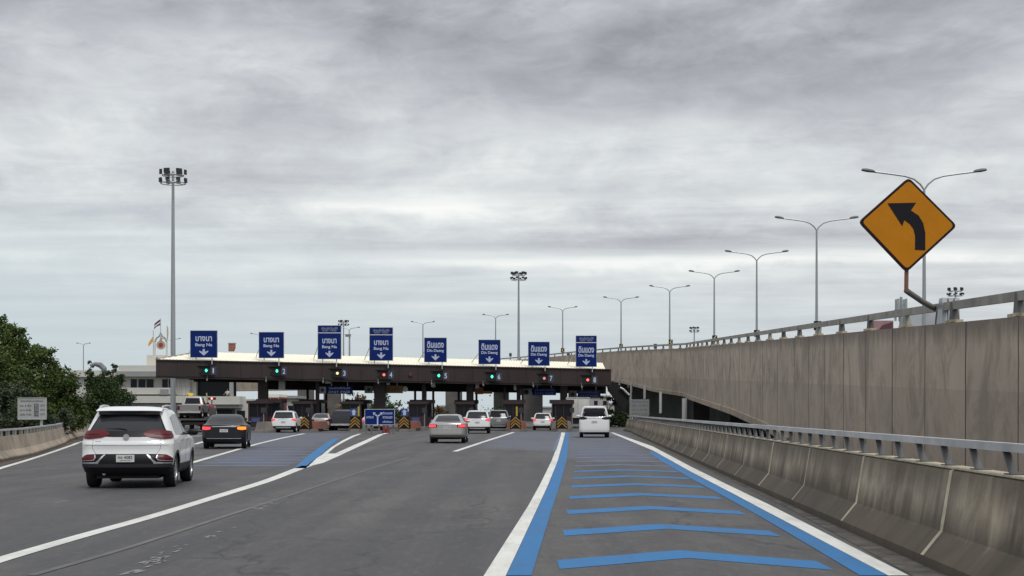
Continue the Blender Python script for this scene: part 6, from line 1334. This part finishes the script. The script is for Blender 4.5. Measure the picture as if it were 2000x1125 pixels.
# ---- person in yellow standing on the truck bed
def skinned(name, pts, edges, rad, m, parent, sub=2):
    me = bpy.data.meshes.new(name); me.from_pydata([Vector(p) for p in pts], edges, []); o = bpy.data.objects.new(name, me); col.objects.link(o)
    sk = o.modifiers.new('s', 'SKIN'); o.modifiers.new('u', 'SUBSURF').levels = sub; o.modifiers[-1].render_levels = sub
    for i, r in enumerate(rad): me.skin_vertices[0].data[i].radius = (r, r) if not isinstance(r, tuple) else r
    me.skin_vertices[0].data[0].use_root = True
    dg = bpy.context.evaluated_depsgraph_get(); dg.update(); m2 = bpy.data.meshes.new_from_object(o.evaluated_get(dg)); bpy.data.objects.remove(o)
    m2.materials.clear(); m2.materials.append(m); m2.shade_smooth(); m2.name = name
    o = bpy.data.objects.new(name, m2); col.objects.link(o); o.parent = parent; return o
skin = mat('skin', (.30, .17, .11), .6)
def person(loc, rz, label, shirt, trousers, lean=.0, arms=0):
    S = thing('person', label, 'person', loc, rz); l = lean
    P = [(0, 0, .95), (0, l * .3, 1.15), (0, l * .8, 1.38), (0, l * 1.0, 1.50), (0, l * 1.1, 1.56), (0, l * 1.2, 1.66),
         (-.19, l * .8, 1.41), (-.30, l + .08, 1.16), (-.24, l + .30, 1.02 + arms * .1), (.19, l * .8, 1.41), (.31, l + .10, 1.18), (.22, l + .32, 1.10 + arms * .1),
         (-.10, 0, .90), (-.12, .03, .50), (-.12, -.02, .08), (-.12, .12, .04), (.10, 0, .90), (.13, .06, .50), (.13, -.02, .08), (.13, .12, .04)]
    Ed = [(0, 1), (1, 2), (2, 3), (3, 4), (4, 5), (2, 6), (6, 7), (7, 8), (2, 9), (9, 10), (10, 11), (0, 12), (12, 13), (13, 14), (14, 15), (0, 16), (16, 17), (17, 18), (18, 19)]
    Rr = [(.15, .11), (.14, .10), (.16, .11), .055, .06, .09, .06, .045, .035, .06, .045, .035, .085, .06, .04, .035, .085, .06, .04, .035]
    skinned('body', P, Ed, Rr, skin, S)
    skinned('shirt', [P[0], P[1], P[2], (0, l, 1.46), P[6], (-.27, l + .05, 1.24), P[9], (.28, l + .06, 1.25)], [(0, 1), (1, 2), (2, 3), (2, 4), (4, 5), (2, 6), (6, 7)], [(.17, .13), (.165, .12), (.185, .13), .07, .085, .07, .085, .07], shirt, S)
    skinned('trousers', [(0, 0, .98), P[12], P[13], (-.12, -.01, .14), P[16], P[17], (.13, -.01, .14)], [(0, 1), (1, 2), (2, 3), (0, 4), (4, 5), (5, 6)], [(.16, .12), .11, .085, .065, .11, .085, .065], trousers, S)
    skinned('hair', [(0, l * 1.2 - .02, 1.66), (0, l * 1.2 - .02, 1.74)], [(0, 1)], [.105, .085], M_ink, S)
    for sg, q_ in ((-1, 8), (1, 11)):
        b = Vector(P[q_]); d = (b - Vector(P[q_ - 1])).normalized(); pts = [b]; ed = []; rd2 = [.036]; pts.append(b + d * .08); ed.append((0, 1)); rd2.append(.036)
        for f in range(4):
            sd2 = Vector((.024 * (f - 1.5), 0, 0)); n = len(pts); pts += [b + d * .12 + sd2, b + d * (.16 + .008 * (1 if f in (1, 2) else 0)) + sd2 + Vector((0, 0, -.02))]; ed += [(1, n), (n, n + 1)]; rd2 += [.010, .008]
        n = len(pts); pts += [b + d * .04 + Vector((-sg * .045, 0, 0)), b + d * .08 + Vector((-sg * .06, 0, -.01))]; ed += [(0, n), (n, n + 1)]; rd2 += [.011, .009]
        skinned('hand', pts, ed, rd2, skin, S, 1)
    return S
a = at(374, 782, ty + 5.0)
person((a.x - .05, ty + 4.9, 1.60), .4, 'person in a yellow shirt and dark trousers standing on the recovery truck', mat('yellow_shirt', (.62, .46, .03), .8), mat('dark_trousers', (.03, .03, .035), .85), .18)
p = at(448, 774, 173.6)
person((p.x, 172.6, at(448, 774, 172.6).z - .9), PI * .8, 'person in a white shirt standing on the office balcony', mat('white_shirt', (.6, .6, .6), .8), mat('dark_trousers', (.03, .03, .035), .85), .05)

# ---- lorries beyond the booths
def box_truck(T, W_, H, L, boxm, zf=1.0):
    P2(T, 'cargo_box', boxm, smooth=None, f=lambda mb: mb.box((-W_, 0, zf), (W_, L, H)))
    P2(T, 'door_frame', M_rail, smooth=None, f=lambda mb: (mb.box((-W_, -.04, zf), (-W_ + .08, -.001, H)), mb.box((W_ - .08, -.04, zf), (W_, -.001, H)), mb.box((-W_ + .081, -.04, H - .1), (W_ - .081, -.001, H)), mb.box((-.03, -.03, zf), (.03, -.001, H - .11))))
    P2(T, 'chassis', M_black, smooth=None, f=lambda mb: (mb.box((-.5, .1, .55), (.5, L + 1.6, zf - .001)), mb.box((-W_ + .1, -.02, .4), (W_ - .1, .08, .6))))
    cs = Shell([(.5, L + .3, L + 2.0, W_ - .12, .1, .25, .02), (.8, L + .25, L + 2.1, W_ - .08, .1, .25, .02), (1.6, L + .25, L + 2.1, W_ - .08, .1, .25, .02), (2.2, L + .3, L + 1.8, W_ - .15, .1, .25, .02), (2.4, L + .5, L + 1.6, W_ - .3, .1, .2, .02)])
    P2(T, 'cab', PW, f=lambda mb: cs.mesh(mb, 12))
    for sg in (-1, 1):
        P2(T, 'tail_lamp', M_tailon, smooth=None, f=lambda mb: mb.box((sg * (W_ - .25) - .12, -.05, .62), (sg * (W_ - .25) + .12, -.021, .74)))
        for y in (1.4, L + 1.1): wheel(T, sg * (W_ - .04), y, .42, .28, sg, 6)
T = thing('white_box_truck', 'large white box truck partly hidden by the white people carrier in lane 8', 'truck', (*G(1131, 841), .002), -.02); T.location = ((1129 - 1000) / F * 150, 150, .002); box_truck(T, 1.15, 3.0, 5.5, mat('white_box', (.66, .66, .62), .5, var=.06))
T = thing('red_box_truck', 'red box truck beyond lane 1 right of the office doorway', 'truck', ((528 - 1000) / F * 178, 178, .002), -.02); box_truck(T, 1.0, 3.3, 5.5, mat('red_box', (.20, .010, .02), .5, var=.1))
P2(T, 'roof_cap', M_cream, smooth=None, f=lambda mb: mb.box((-1.02, -.02, 3.301), (1.02, 5.5, 3.62)))
